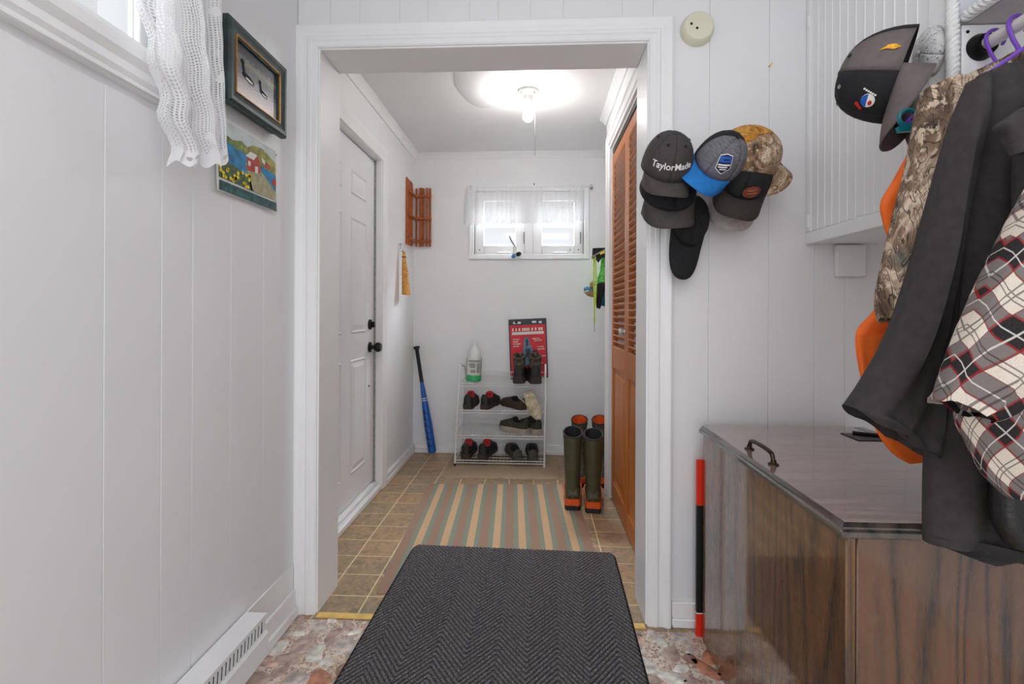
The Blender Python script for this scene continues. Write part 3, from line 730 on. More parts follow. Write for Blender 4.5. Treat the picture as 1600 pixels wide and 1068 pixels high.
for i in range(26): polys.append((8, ell(*c2(rf.uniform(.05, .62) ** 1.3, rf.uniform(.03, .30)), .0065, .0055, 8), 7))
pr_ = flat(polys, XL + .0095, cs, 'print', ['sky_print', 'hill_print', 'hill_print2', 'water_print', 'red_print', 'path_print', 'leaf_print', 'yellow_print', 'print_white'])
flat([(0, [(Y0 + .004, 1.404), (Y1 - .006, 1.404), (Y1 - .006, 1.431), (Y0 + .004, 1.431)], 0)], XL + .0125, cs, 'lower_strip', ['teal_print'])
MB().lathe([(0, 0), (.004, 0), (.003, .006), (0, .007)], (XL + .004, Y1 - .004, 1.588), (1, 0, 0), 8).build('pin', 'rust', cs)

# ---- smoke alarm and pin on the dividing wall
sa = thing('smoke_detector', 'round cream plastic alarm high on the wall beside the doorway', 'smoke detector', (.545, YP, 2.0))
MB().lathe([(0, 0), (.056, 0), (.056, .012), (.050, .030), (.046, .034), (0, .036)], (.547, YP, 2.052), (0, -1, 0), 36).build('housing', 'cream_plastic', sa)
for dx, dz in ((-.027, .005), (-.008, -.010)): MB().lathe([(0, 0), (.0045, 0), (.004, .0015), (0, .002)], (.547 + dx, YP - .0355, 2.052 + dz), (0, -1, 0), 10).build('indicator', 'black_metal', sa)
tag(MB().tube([(.792, YP, 1.925), (.792, YP - .012, 1.922), (.797, YP - .014, 1.930)], .003, 6).build('wall_pin', 'brass_yellow'), 'tiny brass hook screwed into the panelling near the cabinet', 'hook')

# ---- bulb holder on the passage ceiling
bl = thing('ceiling_bulb', 'bare bulb in a white porcelain ceiling holder with pull string', 'ceiling lamp', (-.05, 2.70, 2.10))
MB().lathe([(0, HZ), (.058, HZ), (.058, HZ - .010), (.050, HZ - .020), (.026, HZ - .030), (.024, HZ - .072), (.022, HZ - .076), (0, HZ - .076)], (-.05, 2.70, 0)).build('holder', 'porcelain', bl)
MB().lathe([(0, HZ - .074), (.014, HZ - .074), (.014, HZ - .088), (.017, HZ - .094), (.027, HZ - .118), (.030, HZ - .136), (.026, HZ - .154), (.014, HZ - .166), (0, HZ - .169)], (-.05, 2.70, 0)).build('bulb', 'bulb_glass', bl)
MB().tube([(-.012, 2.69, HZ - .03), (-.012, 2.69, 1.93)], .0012, 5).build('pull_string', 'label_grey', bl)
for dx in (-.034, .034): MB().lathe([(0, 0), (.006, 0), (.006, .006), (0, .007)], (-.05 + dx, 2.67, HZ - .018), (0, -.5, -1), 8).build('screw', 'bronze_metal', bl)

# ---- mats and rug
def rrect(hw, hl, r, n=6):
    out = []
    for sx, sy, a in ((1, 1, 0), (-1, 1, 90), (-1, -1, 180), (1, -1, 270)):
        for i in range(n + 1):
            q = R(a + 90 * i / n); out.append((sx * (hw - r) + r * math.cos(q), sy * (hl - r) + r * math.sin(q)))
    return out
def slab(name, mat, c, hw, hl, r, h, z0, rz, label, cat):
    p = rrect(hw, hl, r); mb = MB()
    rings = [[(x, y, 0) for x, y in p], [(x, y, h * .6) for x, y in p], [(x * (1 - .004 / hw), y * (1 - .004 / hl), h) for x, y in p]]
    mb.grid(rings, cv=True); n = len(p); mb.f.append(tuple(range(2 * n, 3 * n))); mb.mi.append(0)
    o = mb.build(name, mat, None); o.location = (c[0], c[1], z0); o.rotation_euler = (0, 0, R(rz)); return tag(o, label, cat)
slab('door_mat', 'beige_mat', (-.237, 3.425), .392, .248, .05, .008, 0, .6, 'plain beige mat with rounded corners under the shoe rack', 'mat')
slab('striped_rug', 'striped_rug', (-.190, 2.475), .448, .600, .012, .004, .0005, 2.7, 'flat woven rug in brown tan and sage stripes', 'rug')
def herring():
    hw, hl = .453, .62; nx, ny = 226, 300; r = .055; pts_ = []; cw = .095
    for i in range(nx + 1):
        row = []
        for j in range(ny + 1):
            x = -hw + 2 * hw * i / nx; y = -hl + 2 * hl * j / ny
            ax, ay = abs(x) - (hw - r), abs(y) - (hl - r)
            if ax > 0 and ay > 0:
                d = math.hypot(ax, ay)
                k = r / max(ax, ay) if False else 1
                sq = max(ax, ay); f = sq / d if d else 1
                x = math.copysign(hw - r + ax * f, x); y = math.copysign(hl - r + ay * f, y)
            q = (x / cw) % 2; tri = q if q < 1 else 2 - q
            ph = y / .023 + tri * cw * 1.3 / .023
            h = .5 + .5 * math.sin(2 * math.pi * ph)
            e = min(hw - abs(x), hl - abs(y)); ed = min(1, max(0, e) / .010)
            row.append(Vector((x, y, .0055 + ed * (.003 + .0042 * h + random.uniform(0, .0008)))))
        pts_.append(row)
    mb = MB(); mb.grid(pts_)
    p = rrect(hw, hl, r); mb.cur = 1
    mb.grid([[(x, y, 0) for x, y in p], [(x, y, .0058) for x, y in p]], cv=True)
    o = mb.build('entrance_mat', ['charcoal_mat', 'black_rubber'], None, fix=False, ang=180)
    o.location = (-.118, 1.605, .0048); o.rotation_euler = (0, 0, R(-1.6))
    return tag(o, 'thick charcoal entrance mat with herringbone ribs across the doorway', 'mat')
herring()

# ---- baseball bat leaning in the corner
def lathe_between(p0, p1, prof, n=16):
    a, b = Vector(p0), Vector(p1); L = (b - a).length
    return MB().lathe([(r, t * L) for r, t in prof], a, b - a, n)
bb, bt = Vector((-.770, 3.645, .026)), Vector((-.908, 3.700, .815))
bat = thing('baseball_bat', 'blue metal baseball bat with black grip leaning in the passage corner', 'baseball bat', bb)
lathe_between(bb, bt, [(0, 0), (.020, 0), (.030, .012), (.031, .03), (.031, .26), (.026, .42), (.018, .58), (.0135, .66), (.013, .67)]).build('barrel', 'bat_blue', bat)
lathe_between(bb, bt, [(.0142, .66), (.0142, .965), (.016, .97), (.024, .985), (.024, 1.0), (0, 1.004)]).build('grip', 'grip_black', bat)
for t0, t1 in ((.485, .492), (.505, .512)): lathe_between(bb, bt, [(.0236 - (t0 - .485) * .09, t0), (.0236 - (t0 - .485) * .09, t1)]).build('ring_band', 'thread_white', bat)
ax = (bt - bb).normalized(); sd = ax.cross(Vector((0, -1, 0))).normalized(); fr = sd.cross(ax)
if fr.y > 0: fr = -fr
for k in range(6):
    c = bb + ax * (.07 + .048 * k) * 1.0 + fr * (.0305 if k < 4 else .028); m = Matrix((sd.to_4d(), fr.to_4d(), ax.to_4d(), Vector((0, 0, 0, 1)))).transposed(); m[0][3], m[1][3], m[2][3] = c; m[3] = (0, 0, 0, 1)
    MB().box((-.012, -.002, -.016), (.012, .001, -.010), 0, m).add([m @ Vector(p) for p in ((-.012, .0012, -.016), (-.005, .0012, -.016), (-.005, .0012, .016), (-.012, .0012, .016))], [(0, 1, 2, 3)]).build('lettering', 'thread_black', bat)

# ---- slatted wooden corner rack
sr = thing('slatted_rack', 'orange-brown slatted wooden rack hung in the passage corner', 'rack', (-.87, 3.70, 1.57))
for i, (x0, x1) in enumerate(((-.926, -.912), (-.898, -.872), (-.868, -.858), (-.846, -.832), (-.822, -.806))): bx('slat', 'slat_wood', (x0, HY - .030, 1.575), (x1, HY - .016, 2.02 + (.004 if i % 2 else 0)), sr, .002)
for y0, y1 in ((3.50, 3.545), (3.56, 3.60), (3.62, 3.66)): MB().prism([(y0, 1.565), (y1, 1.572), (y1, 2.03 + .0 * y1), (y0, 2.045)], lambda a, b, t: Vector((t, a, b)), HX + .002, HX + .014).build('side_slat', 'slat_wood', sr)
for z in (1.615, 1.785, 1.955):
    bx('cross_bar', 'slat_wood', (HX + .014, HY - .044, z - .010), (-.800, HY - .030, z + .010), sr, .003)
    bx('cross_bar', 'slat_wood', (HX + .0145, 3.51, z - .010), (HX + .026, HY - .046, z + .010), sr, .003)

# ---- whisk broom
wb = thing('whisk_broom', 'small straw whisk broom hung on the passage wall', 'broom', (-.92, 3.33, 1.19))
MB().tube([(HX, 3.34, 1.545), (HX + .012, 3.34, 1.545), (HX + .012, 3.34, 1.50), (HX + .022, 3.34, 1.49), (HX + .03, 3.34, 1.505)], .003, 6).build('hook', 'chrome', wb)
secs = cr([(1.49, .010, .012), (1.455, .012, .016), (1.44, .013, .020), (1.40, .017, .026), (1.32, .022, .034), (1.24, .026, .044), (1.195, .028, .052)], 3)
mb = MB(); mb.grid([[(HX + .034 + (1.49 - z) * .07 + a * math.cos(2 * math.pi * j / 20) * (1 + .06 * math.sin(j * 5)), 3.335 - (1.49 - z) * .02 + b * math.sin(2 * math.pi * j / 20), z) for j in range(20)] for z, a, b in secs], cv=True)
n = len(mb.v); mb.f.append(tuple(range(n - 20, n))); mb.mi.append(0); mb.build('straw', 'broom_straw', wb)
for z, m in ((1.452, 'grip_black'), (1.375, 'thread_red'), (1.355, 'thread_red'), (1.335, 'thread_red')):
    a, b = .0085 + (1.49 - z) * .07, .010 + (1.49 - z) * .13
    MB().tube([(HX + .034 + (1.49 - z) * .07 + (a + .002) * math.cos(2 * math.pi * j / 18), 3.335 + (b + .003) * math.sin(2 * math.pi * j / 18), z) for j in range(18)], .0035 if z > 1.4 else .0025, 6, closed=True).build('binding', m, wb)

# ---- shoe rack
RX0, RX1, RF, RBk = -.563, .060, 3.410, 3.716
rk = thing('shoe_rack', 'white wire four tier shoe rack against the far passage wall', 'shoe rack', (-.25, 3.52, .0085))
for sx, x in ((1, RX0), (-1, RX1)):
    xt = x + sx * .026 if sx > 0 else x + .006
    path = cr([(x, RF, .012), (x + (xt - x) * .6, RF + .012, .38), (x + (xt - x) * .9, RF + .03, .58), (xt, RF + .06, .685), (xt, RF + .10, .705), (xt, RF + .15, .690), (xt, RBk, .60), (x, RBk, .012)], 5)
    MB().tube(path, .0062, 8).build('side_frame', 'white_wire', rk)
    for y in (RF, RBk): MB().lathe([(0, 0), (.008, 0), (.008, .016), (0, .017)], (x, y, .0085), (0, 0, 1), 10).build('foot_cap', 'black_rubber' if sx > 0 else 'white_wire', rk)
SH = (.575, .392, .218, .045)
for z in SH:
    mb = MB(); yf = RF + (.03 if z > .5 else .012 if z > .3 else .006); yb = RBk
    xa = RX0 + .026 * min(1, z / .6); xb = RX1 + .004
    for y_, dz in ((yf, 0), (yf + .003, -.018), (yb, .016), (yb, .052)): mb.tube([(xa, y_, z + dz), (xb, y_, z + dz)], .0028, 6)
    for k in range(1, 5): y_ = yf + (yb - yf) * k / 5; mb.tube([(xa, y_, z + .016 * k / 5), (xb, y_, z + .016 * k / 5)], .0016, 5)
    for k in range(25):
        x = xa + .004 + (xb - xa - .008) * k / 24; mb.tube([(x, yf + .003, z - .018), (x, yf, z + .001), (x, yb, z + .017), (x, yb, z + .052)], .0013, 5)
    for x in (xa, xb): mb.tube([(x, yf, z), (x, yb, z + .016)], .0028, 6)
    mb.build('wire_shelf', 'white_wire', rk)

# ---- footwear
def shoe(name, label, loc, rz, upper='shoe_black', sole='shoe_sole_brown', lining='shoe_lining', tongue=None, L=.270, tall=1.0, heel=.028, wide=1.0, stripe=None, group=None, rx=0, laces=None):
    o = thing(name, label, 'shoe', loc, group, (R(rx), 0, R(rz)))
    st = cr([(0, .020, .074), (.05, .031, .086), (.15, .035, .080), (.30, .034, .074), (.43, .036, .086), (.58, .041, .072), (.74, .046, .054), (.88, .042, .044), (.96, .029, .036), (1, .010, .024)], 3)
    na = 22; pts_ = []; cav = []
    for t, wd, h in st:
        row = []
        for j in range(na + 1):
            a = math.pi * j / na; c, s_ = math.cos(a), math.sin(a)
            x = wd * wide * math.copysign(abs(c) ** .55, c); 
            z = heel - .006 + (h * tall if t < .55 else h * (1 + (tall - 1) * max(0, (.75 - t) / .2))) * abs(s_) ** .6
            q = max(0, 1 - ((t - .23) / .20) ** 2) * max(0, 1 - ((a - math.pi / 2) / .95) ** 2)
            if q > 0: z -= .065 * tall * min(1, q * 2.2) ; x *= .96
            row.append(Vector((x, t * L, z)))
        pts_.append(row)
    up_, li = MB(), MB(); n, m = len(pts_), na + 1
    vs = [p for r in pts_ for p in r]; fu, fl = [], []
    for i in range(n - 1):
        for j in range(na):
            tm_ = (st[i][0] + st[i + 1][0]) / 2; am = math.pi * (j + .5) / na
            q = max(0, 1 - ((tm_ - .23) / .20) ** 2) * max(0, 1 - ((am - math.pi / 2) / .95) ** 2)
            (fl if q > .06 else fu).append((i * m + j, (i + 1) * m + j, (i + 1) * m + j + 1, i * m + j + 1))
    fu.append(tuple(range(m)))
    uo = up_.add(vs, fu).build('upper', upper, o, local=True, ang=70); li.add(vs, fl).build('lining', lining, o, local=True, ang=70)
    out = [((wd + .004) * wide, t * L - (.006 if t < .02 else 0)) for t, wd, h in st]; ring = out + [(-x, y) for x, y in out[::-1]]
    sb = MB(); zz = [(0, .96), (.004, 1.0), (heel * .7, 1.0), (heel, .97)]
    rings = []
    for z, k in zz: rings.append([Vector((x * k, y, z + (.010 * max(0, (y / L - .8) / .2) if z < heel else .004))) for x, y in ring])
    sb.grid(rings, cv=True); nn = len(ring); sb.f += [tuple(range(nn)), tuple(range(len(sb.v) - nn, len(sb.v)))]; sb.mi += [0, 0]
    sb.build('sole', sole, o, local=True, ang=35)
    if tongue:
        MB().grid([[Vector((x * .020 * (1 - .2 * k), .080 + .034 * k / 3 + L * .02, (.040 + .034 * (1 - (k / 3 - .3) ** 2 * .4)) * tall + heel - .006 + .008 * (3 - k) / 3)) for x in (-1, -.5, 0, .5, 1)] for k in range(4)]).build('tongue', tongue, uo, local=True, solid=.006)
        pass
    if stripe:
        for s_ in (-1, 1): MB().tube([Vector((s_ * .041 * wide, L * .42, heel + .012)), Vector((s_ * .041 * wide, L * .5, heel + .035)), Vector((s_ * .038 * wide, L * .55, heel + .050))], .004, 6).build('stripe', stripe, uo, local=True)
    if laces:
        for k in range(4): MB().tube([Vector((-.022, L * (.46 + .055 * k), heel + (.076 - .008 * k) * tall)), Vector((0, L * (.465 + .055 * k), heel + (.083 - .009 * k) * tall)), Vector((.022, L * (.47 + .055 * k), heel + (.076 - .008 * k) * tall))], .0028, 5).build('lace', laces, uo, local=True)
    return o
P2 = lambda px, Y: (px - 838) / 770 * Y
g = 'black trainers with red lining'
def zs(i): return SH[i] + .005
shoe('trainer', 'black trainer with red lining directly below the bottle, outer one of its pair', (P2(731, 3.44), 3.428, zs(1)), -3, tongue='shoe_red', lining='shoe_red', laces='shoe_red')
shoe('trainer', 'black trainer with red lining below the bottle, turned toward the rack middle', (P2(757, 3.44), 3.432, zs(1)), -14, tongue='shoe_red', lining='shoe_red', laces='shoe_red')
shoe('trainer', 'black trainer with red lining at the outer end of the lowest rack tier', (P2(728, 3.44), 3.426, zs(3)), -3, tongue='shoe_red', lining='shoe_red', laces='shoe_red', tall=1.05)
shoe('trainer', 'black trainer with red lining on the lowest rack tier, the inner one of its pair', (P2(754, 3.44), 3.430, zs(3)), -12, tongue='shoe_red', lining='shoe_red', laces='shoe_red', tall=1.05)
shoe('slip_on', 'grey-brown slip-on shoe with open collar on the lowest rack tier, turned outward', (P2(811, 3.44), 3.425, zs(3)), 16, upper='shoe_taupe', sole='shoe_taupe', tall=.72, heel=.020, L=.27)
shoe('slip_on', 'grey-brown slip-on shoe beside the right upright of the lowest rack tier', (P2(834, 3.44), 3.425, zs(3)), 3, upper='shoe_taupe', sole='shoe_taupe', tall=.72, heel=.020, L=.27)
shoe('sneaker', 'olive sneaker with pale thick sole set sideways on the third rack tier', (P2(824, 3.46), 3.450, zs(2)), 52, upper='shoe_olive', sole='shoe_white_sole', tall=.92, heel=.036, L=.24, stripe='shoe_taupe', laces='shoe_taupe')
shoe('sneaker', 'olive sneaker with pale thick sole by the right upright of the third rack tier', (P2(843, 3.46), 3.440, zs(2)), 30, upper='shoe_olive', sole='shoe_white_sole', tall=.92, heel=.036, L=.25, stripe='shoe_taupe', laces='shoe_taupe')
shoe('leather_shoe', 'plain brown leather shoe lying behind the mitten on the rack', (P2(819, 3.46), 3.440, zs(1)), 38, upper='shoe_brown', sole='shoe_sole_brown', tall=.82, heel=.018, L=.25)
def hiker(label, loc, rz, rx):
    o = shoe('hiking_boot', label, loc, rz, upper='shoe_black', sole='shoe_sole_brown', tall=1.0, heel=.034, L=.25, rx=rx, laces='shoe_taupe')
    secs = cr([(.085, .033, .050, .052), (.11, .034, .046, .052), (.135, .035, .046, .054), (.155, .037, .050, .054)], 3)
    MB().grid([[Vector((a * math.cos(2 * math.pi * j / 20), yc + b * math.sin(2 * math.pi * j / 20) , z + (.012 * math.sin(2 * math.pi * j / 20) if z > .12 else 0))) for j in range(20)] for z, a, b, yc in secs], cv=True).build('ankle_shaft', 'camo_boot', o, local=True, solid=.008)
    o['category'] = 'boot'; o.scale = (1.12, 1.05, 1.25); return o
hiker('camouflage hiking boot on the top rack tier nearer the bottle', (P2(811, 3.46), 3.425, zs(0) + .001), -2, 0)
hiker('camouflage hiking boot on the top rack tier at its upright', (P2(838, 3.46), 3.422, zs(0) + .001), 6, 0)
def wellie(label, loc, rz, shaft, band, sole, lin_, H=.42, group=None, tilt=1):
    o = thing('rubber_boot', label, 'boot', loc, group, (0, 0, R(rz)))
    S = cr([(.02, .040, .056, .062), (.07, .042, .060, .064), (.11, .042, .058, .062), (.16, .042, .052, .056), (.24, .046, .054, .054), (.33, .050, .058, .054), (H - .03, .051, .060, .054), (H - .028, .053, .062, .054), (H, .053, .062, .054)], 3)
    def ring(z, a, b, yc, k=1.0): return [Vector((a * k * math.cos(2 * math.pi * j / 28), yc + b * k * math.sin(2 * math.pi * j / 28), z - .018 * (1 - tilt * math.sin(2 * math.pi * j / 28)) * (1 if z > H - .035 else 0) + .009 * (1 if z > H - .035 else 0))) for j in range(28)]
    MB().grid([ring(*s_) for s_ in S], cv=True).build('shaft', shaft, o, local=True)
    MB().grid([ring(H, .053, .062, .054, 1.0), ring(H + .003, .053, .062, .054, .95), ring(H, .053, .062, .054, .9), ring(H - .1, .050, .058, .054, .88), ring(.16, .05, .055, .055, .8)], cv=True).build('lining', lin_, o, local=True)
    MB().tube(ring(H, .053, .062, .054, .97), .0045, 6, closed=True).build('rim', 'grip_black', o, local=True)
    st = cr([(0, .030, .05), (.06, .040, .10), (.25, .041, .11), (.42, .043, .105), (.6, .047, .078), (.78, .048, .060), (.92, .040, .050), (1, .014, .032)], 3); L = .30
    MB().grid([[Vector(((wd * math.copysign(abs(math.cos(math.pi * j / 16)) ** .6, math.cos(math.pi * j / 16))), t * L, .03 + h * math.sin(math.pi * j / 16) ** .65)) for j in range(17)] for t, wd, h in st]).build('foot', shaft, o, local=True)
    out = [(wd + .004, t * L - (.005 if t < .02 else 0)) for t, wd, h in st]; rg = out + [(-x, y) for x, y in out[::-1]]
    for nm, z0, z1, m, k in (('sole', 0, .026, sole, .97), ('welt_band', .026, .060, band, 1.0)):
        mb = MB(); mb.grid([[Vector((x * k, y, z)) for x, y in rg] for z in (z0, z0 + .004, z1)], cv=True); q = len(rg); mb.f += [tuple(range(q)), tuple(range(2 * q, 3 * q))]; mb.mi += [0, 0]; mb.build(nm, m, o, local=True)
    return o
wellie('tall olive green rubber boot with orange band, beside the striped rug edge', (P2(895, 2.72), 2.690, .0045), -4, 'boot_green', 'orange_rubber', 'black_rubber', 'grip_black')
wellie('tall olive green rubber boot with orange band, beside the louvred door', (P2(927, 2.68), 2.668, 0), -6, 'boot_green', 'orange_rubber', 'black_rubber', 'grip_black')
wellie('tall camouflage rubber boot with orange lining behind the olive boots', (P2(907, 3.30), 3.345, 0), 173, 'camo_boot', 'orange_rubber', 'black_rubber', 'orange_rubber', .375, tilt=-1)
wellie('tall camouflage rubber boot with orange lining tucked in beside the closet frame', (P2(939, 3.30), 3.35, 0), 171, 'camo_boot', 'orange_rubber', 'black_rubber', 'orange_rubber', .375, tilt=-1)

# ---- mitten, bottle and blister card on the rack
gl = thing('work_mitten', 'pale mottled work mitten hanging over the second rack tier', 'glove', (P2(832, 3.40), 3.395, .33))
def glove_loft(rows, n=18):
    rows = cr(rows, 4); mb = MB(); pts_ = []
    for px, py, hw, th, dx in rows:
        c = at(px, py, 3.395); d = Vector((math.cos(dx), 0, math.sin(dx)))
        pts_.append([c + d * hw * math.cos(2 * math.pi * j / n) + Vector((0, th * math.sin(2 * math.pi * j / n) * (1 + .08 * math.sin(j * 3)), 0)) for j in range(n)])
    mb.grid(pts_, cv=True); q = len(mb.v); mb.f += [tuple(range(n)), tuple(range(q - n, q))]; mb.mi += [0, 0]; return mb
glove_loft([(825, 612, .030, .014, .3), (828, 622, .038, .017, .3), (833, 634, .042, .018, .3), (838, 646, .038, .016, .3), (841, 654, .020, .009, .3)]).build('palm', 'camo_glove', gl)
glove_loft([(826, 634, .020, .013, -.6), (819, 628, .018, .011, -.6), (814, 622, .010, .007, -.6)]).build('thumb', 'camo_glove', gl)
glove_loft([(826, 611, .031, .016, .3), (827, 615, .033, .017, .3)]).build('cuff', 'shoe_white_sole', gl)
bo_ = thing('spray_bottle', 'pale plastic bottle with printed label and green base on the top tier', 'bottle', (P2(740, 3.5), 3.50, zs(0) + .008))
bxx, byy, bzz = P2(740, 3.5), 3.50, zs(0) + .008
MB().lathe([(0, 0), (.050, 0), (.054, .004), (.054, .040), (.052, .044)], (bxx, byy, bzz), (.04, 0, 1)).build('base', 'jug_green', bo_)
MB().lathe([(.051, .042), (.053, .05), (.053, .165), (.048, .185), (.034, .215), (.022, .235), (.018, .25)], (bxx, byy, bzz), (.04, 0, 1)).build('body', 'jug_plastic', bo_)
MB().lathe([(.016, .245), (.016, .268), (.012, .276), (0, .277)], (bxx, byy, bzz), (.04, 0, 1)).build('cap', 'white_plastic', bo_)
MB().grid([[Vector((bxx + .0535 * math.sin(a) + .006 * k, byy - .0535 * math.cos(a), bzz + .052 + .108 * k)) for a in [-1.25 + 2.5 * i / 12 for i in range(13)]] for k in (0, 1)]).build('label', 'print_white', bo_); blb = bpy.data.objects[-1] if False else [c for c in bo_.children if c.name.startswith('label')][0]
for k, (z0, z1, a0_, a1_) in enumerate(((.062, .085, -.9, .3), (.095, .13, -.9, .3), (.135, .152, -.9, .9), (.062, .128, .45, .95))):
    MB().grid([[Vector((bxx + .054 * math.sin(a) + .04 * z, byy - .054 * math.cos(a), bzz + z)) for a in [a0_ + (a1_ - a0_) * i / 8 for i in range(9)]] for z in (z0, z1)]).build('label_print', 'label_grey', blb)
for a in (-1.25, 1.25): MB().tube([(bxx + .054 * math.sin(a), byy - .054 * math.cos(a), bzz + .05), (bxx + .054 * math.sin(a) + .006, byy - .054 * math.cos(a), bzz + .162)], .002, 5).build('label_edge', 'thread_black', bo_)
bc = thing('blister_card', 'red retail card with dark header standing behind the hiking boots', 'packaging', (-.06, 3.66, .60))
cY = 3.735
def cp(u, v, d=0): return at(794.5, 499, cY) * (1 - u) * (1 - v) + at(853.5, 496.5, cY) * u * (1 - v) + at(797, 572, cY) * (1 - u) * v + at(856, 569, cY) * u * v + Vector((0, -d, 0))
def card(nm, u0_, u1_, v0, v1, d, mat, th=.001): return MB().prism([(u0_, v0), (u1_, v0), (u1_, v1), (u0_, v1)], lambda a, b, t: cp(a, b, t), d, d + th).build(nm, mat, bc)
card('card_back', 0, 1, 0, 1.28, -.002, 'pack_navy', .003); card('card_face', .03, .97, .13, 1.25, .001, 'pack_red', .0006)
rb = random.Random(3)
card('title_strip', .08, .92, .275, .335, .002, 'print_white', .0004)
u = .09
while u < .88:
    w_ = rb.uniform(.03, .055); card('title_letter', u, u + w_, .195, .255, .002, 'print_white', .0004); u += w_ + rb.choice((.014, .014, .05))
for u0_, n_, v in ((.12, 3, .055), (.17, 4, .055), (.62, 3, .05), (.80, 2, .06)):
    card('header_print', u0_, u0_ + .055 * n_ * .7, v, v + .045, .0015, 'print_white', .0004)
for u0_, v0 in ((.10, .42), (.10, .47), (.10, .52), (.10, .57), (.10, .74), (.10, .80), (.62, .42), (.66, .46), (.74, .60), (.74, .65), (.74, .80), (.70, .95)): card('fine_print', u0_, u0_ + rb.uniform(.14, .22), v0, v0 + .022, .002, 'stone_pink', .0004)
MB().prism([(.40, .40), (.52, .40), (.55, .55), (.60, .62), (.60, .98), (.38, 1.0), (.36, .62)], lambda a, b, t: cp(a, b, t), .002, .012).build('product', 'pack_blue', bc)
card('product_detail', .43, .55, .64, .82, .012, 'pack_navy', .004); card('product_detail', .44, .50, .44, .58, .012, 'pack_navy', .003)
MB().lathe([(0, 0), (.018, 0), (.018, .008), (.010, .012), (0, .012)], cp(.68, .72, .002), (0, -1, 0), 16).build('product_dial', 'pack_navy', bc)

# ---- small things on the far window and beyond the closet
tl = thing('hand_tool', 'small tool with blue and black knobs resting on the far window frame', 'tool', at(806, 400, 3.72))
MB().tube([at(796, 369, 3.715), at(799, 376, 3.71), at(804, 384, 3.705), at(806, 390, 3.70)], .006, 8).build('handle', 'label_grey', tl)
MB().tube([at(804, 386, 3.705), at(803, 397, 3.70)], .016, 12).build('neck', 'white_plastic', tl)
MB().lathe([(0, -.016), (.015, -.014), (.017, 0), (.014, .014), (0, .016)], at(802.5, 400, 3.695), (.3, -1, 0), 14).build('blue_knob', 'tool_blue', tl)
MB().lathe([(0, -.018), (.015, -.016), (.017, 0), (.013, .014), (0, .016)], at(810.5, 396.5, 3.70), (.8, -.6, .2), 14).build('black_knob', 'grip_black', tl)
HYk = 3.42
ls = thing('dog_leash', 'thin lime green cord leash with metal clip hanging beyond the closet', 'leash', at(929, 516, HYk))
p0 = [at(928, 403, HYk), at(927.5, 430, HYk), at(928.5, 460, HYk), at(929, 505, HYk)]
MB().tube(cr([tuple(p) for p in p0], 5), .006, 6).build('cord', 'lime_cord', ls)
MB().tube([at(930, 400, HYk - .01), at(932, 440, HYk - .01), at(930, 478, HYk - .01)], .005, 6).build('cord', 'lime_cord', ls)
MB().tube([at(929, 505, HYk), at(928.4, 509, HYk), at(929, 518, HYk)], .003, 6).build('clip', 'chrome', ls)
MB().tube([at(926, 404, HYk), at(928, 400, HYk), at(931, 404, HYk), at(929, 407, HYk)], .003, 6, closed=True).build('ring', 'chrome', ls)
pc = thing('folded_pouch', 'black folded pouch with grey strap and yellow tag beyond the closet', 'pouch', at(938, 405, 3.46))
mb = MB().prism([(p.x, p.z) for p in (at(926, 388, 3.46), at(955, 387, 3.46), at(955, 402, 3.46), at(941, 402, 3.46), at(935, 410, 3.46), at(930, 403, 3.46), at(925, 404, 3.46))], lambda a, b, t: Vector((a, t, b)), 3.44, 3.475); mb.build('pouch_body', 'black_cloth2', pc)
MB().tube([at(924, 401, 3.43), at(934, 396, 3.432), at(952, 386, 3.435)], .005, 6).build('strap', 'label_grey', pc)
MB().prism([(p.x, p.z) for p in (at(937, 395, 3.43), at(944, 391, 3.43), at(945, 395, 3.43), at(938, 398, 3.43))], lambda a, b, t: Vector((a, t, b)), 3.428, 3.434).build('tag', 'yellow_print', pc)
def cloth_loft(name, rows, mat, parent, n=28, amp=.010, fr=3, ex=.7, cap=True, sub=6, ph=0, solid=0, tw=0.0):
    """a hanging tube of cloth; rows = (depth, left px, left py, right px, right py, thickness)"""
    P = []
    for Y, xl, yl, xr, yr, th in rows:
        a, b = at(xl, yl, Y), at(xr, yr, Y); P.append((a.x, a.y, a.z, b.x, b.y, b.z, th))
    P = cr(P, sub); pts_ = []; uvs = []; ln = 0; prev = None; wmax = max((Vector(p[3:6]) - Vector(p[:3])).length for p in P)
    for i, p in enumerate(P):
        a, b = Vector(p[:3]), Vector(p[3:6]); c = (a + b) / 2; d = (b - a) / 2
        if prev is not None: ln += ((c - prev).length + (a - pa).length) / 2
        prev = c; pa = a; row = []; ur = []; t = i / (len(P) - 1)
        for j in range(n + 1):
            q = 2 * math.pi * j / n; co, si = math.cos(q), math.sin(q); s_ = math.copysign(abs(co) ** .85, co)
            off = math.copysign(abs(si) ** ex, si) * p[6] / 2 * (1 + .25 * math.sin(fr * 1.7 * s_ + ph + 2 * t)) + amp * math.sin(fr * 3.1 * s_ + ph + 2.3 * t + 1.1 * math.sin(5 * t + ph)) * (.25 + .75 * t) * (1 if si <= 0 else -.6) * abs(si)
            row.append(c + d * s_ + Vector((0, off, 0)) + Vector((0, 0, .004 * math.sin(7 * s_ + ph) * t)))
            xa = c.x + ((1 - 2 * q / math.pi) if q <= math.pi else (2 * q / math.pi - 3)) * (d.length + p[6] * .25)
            ur.append((xa * math.cos(tw) + row[-1].z * math.sin(tw), -xa * math.sin(tw) + row[-1].z * math.cos(tw)) if tw else (s_ * d.length, ln))
        pts_.append(row); uvs.append(ur)
    mb = MB(); mb.grid(pts_, uv=uvs)
    if cap:
        mb.f.append(tuple(range(n))); mb.mi.append(0)
    return mb.build(name, mat, parent, ang=75, solid=solid)
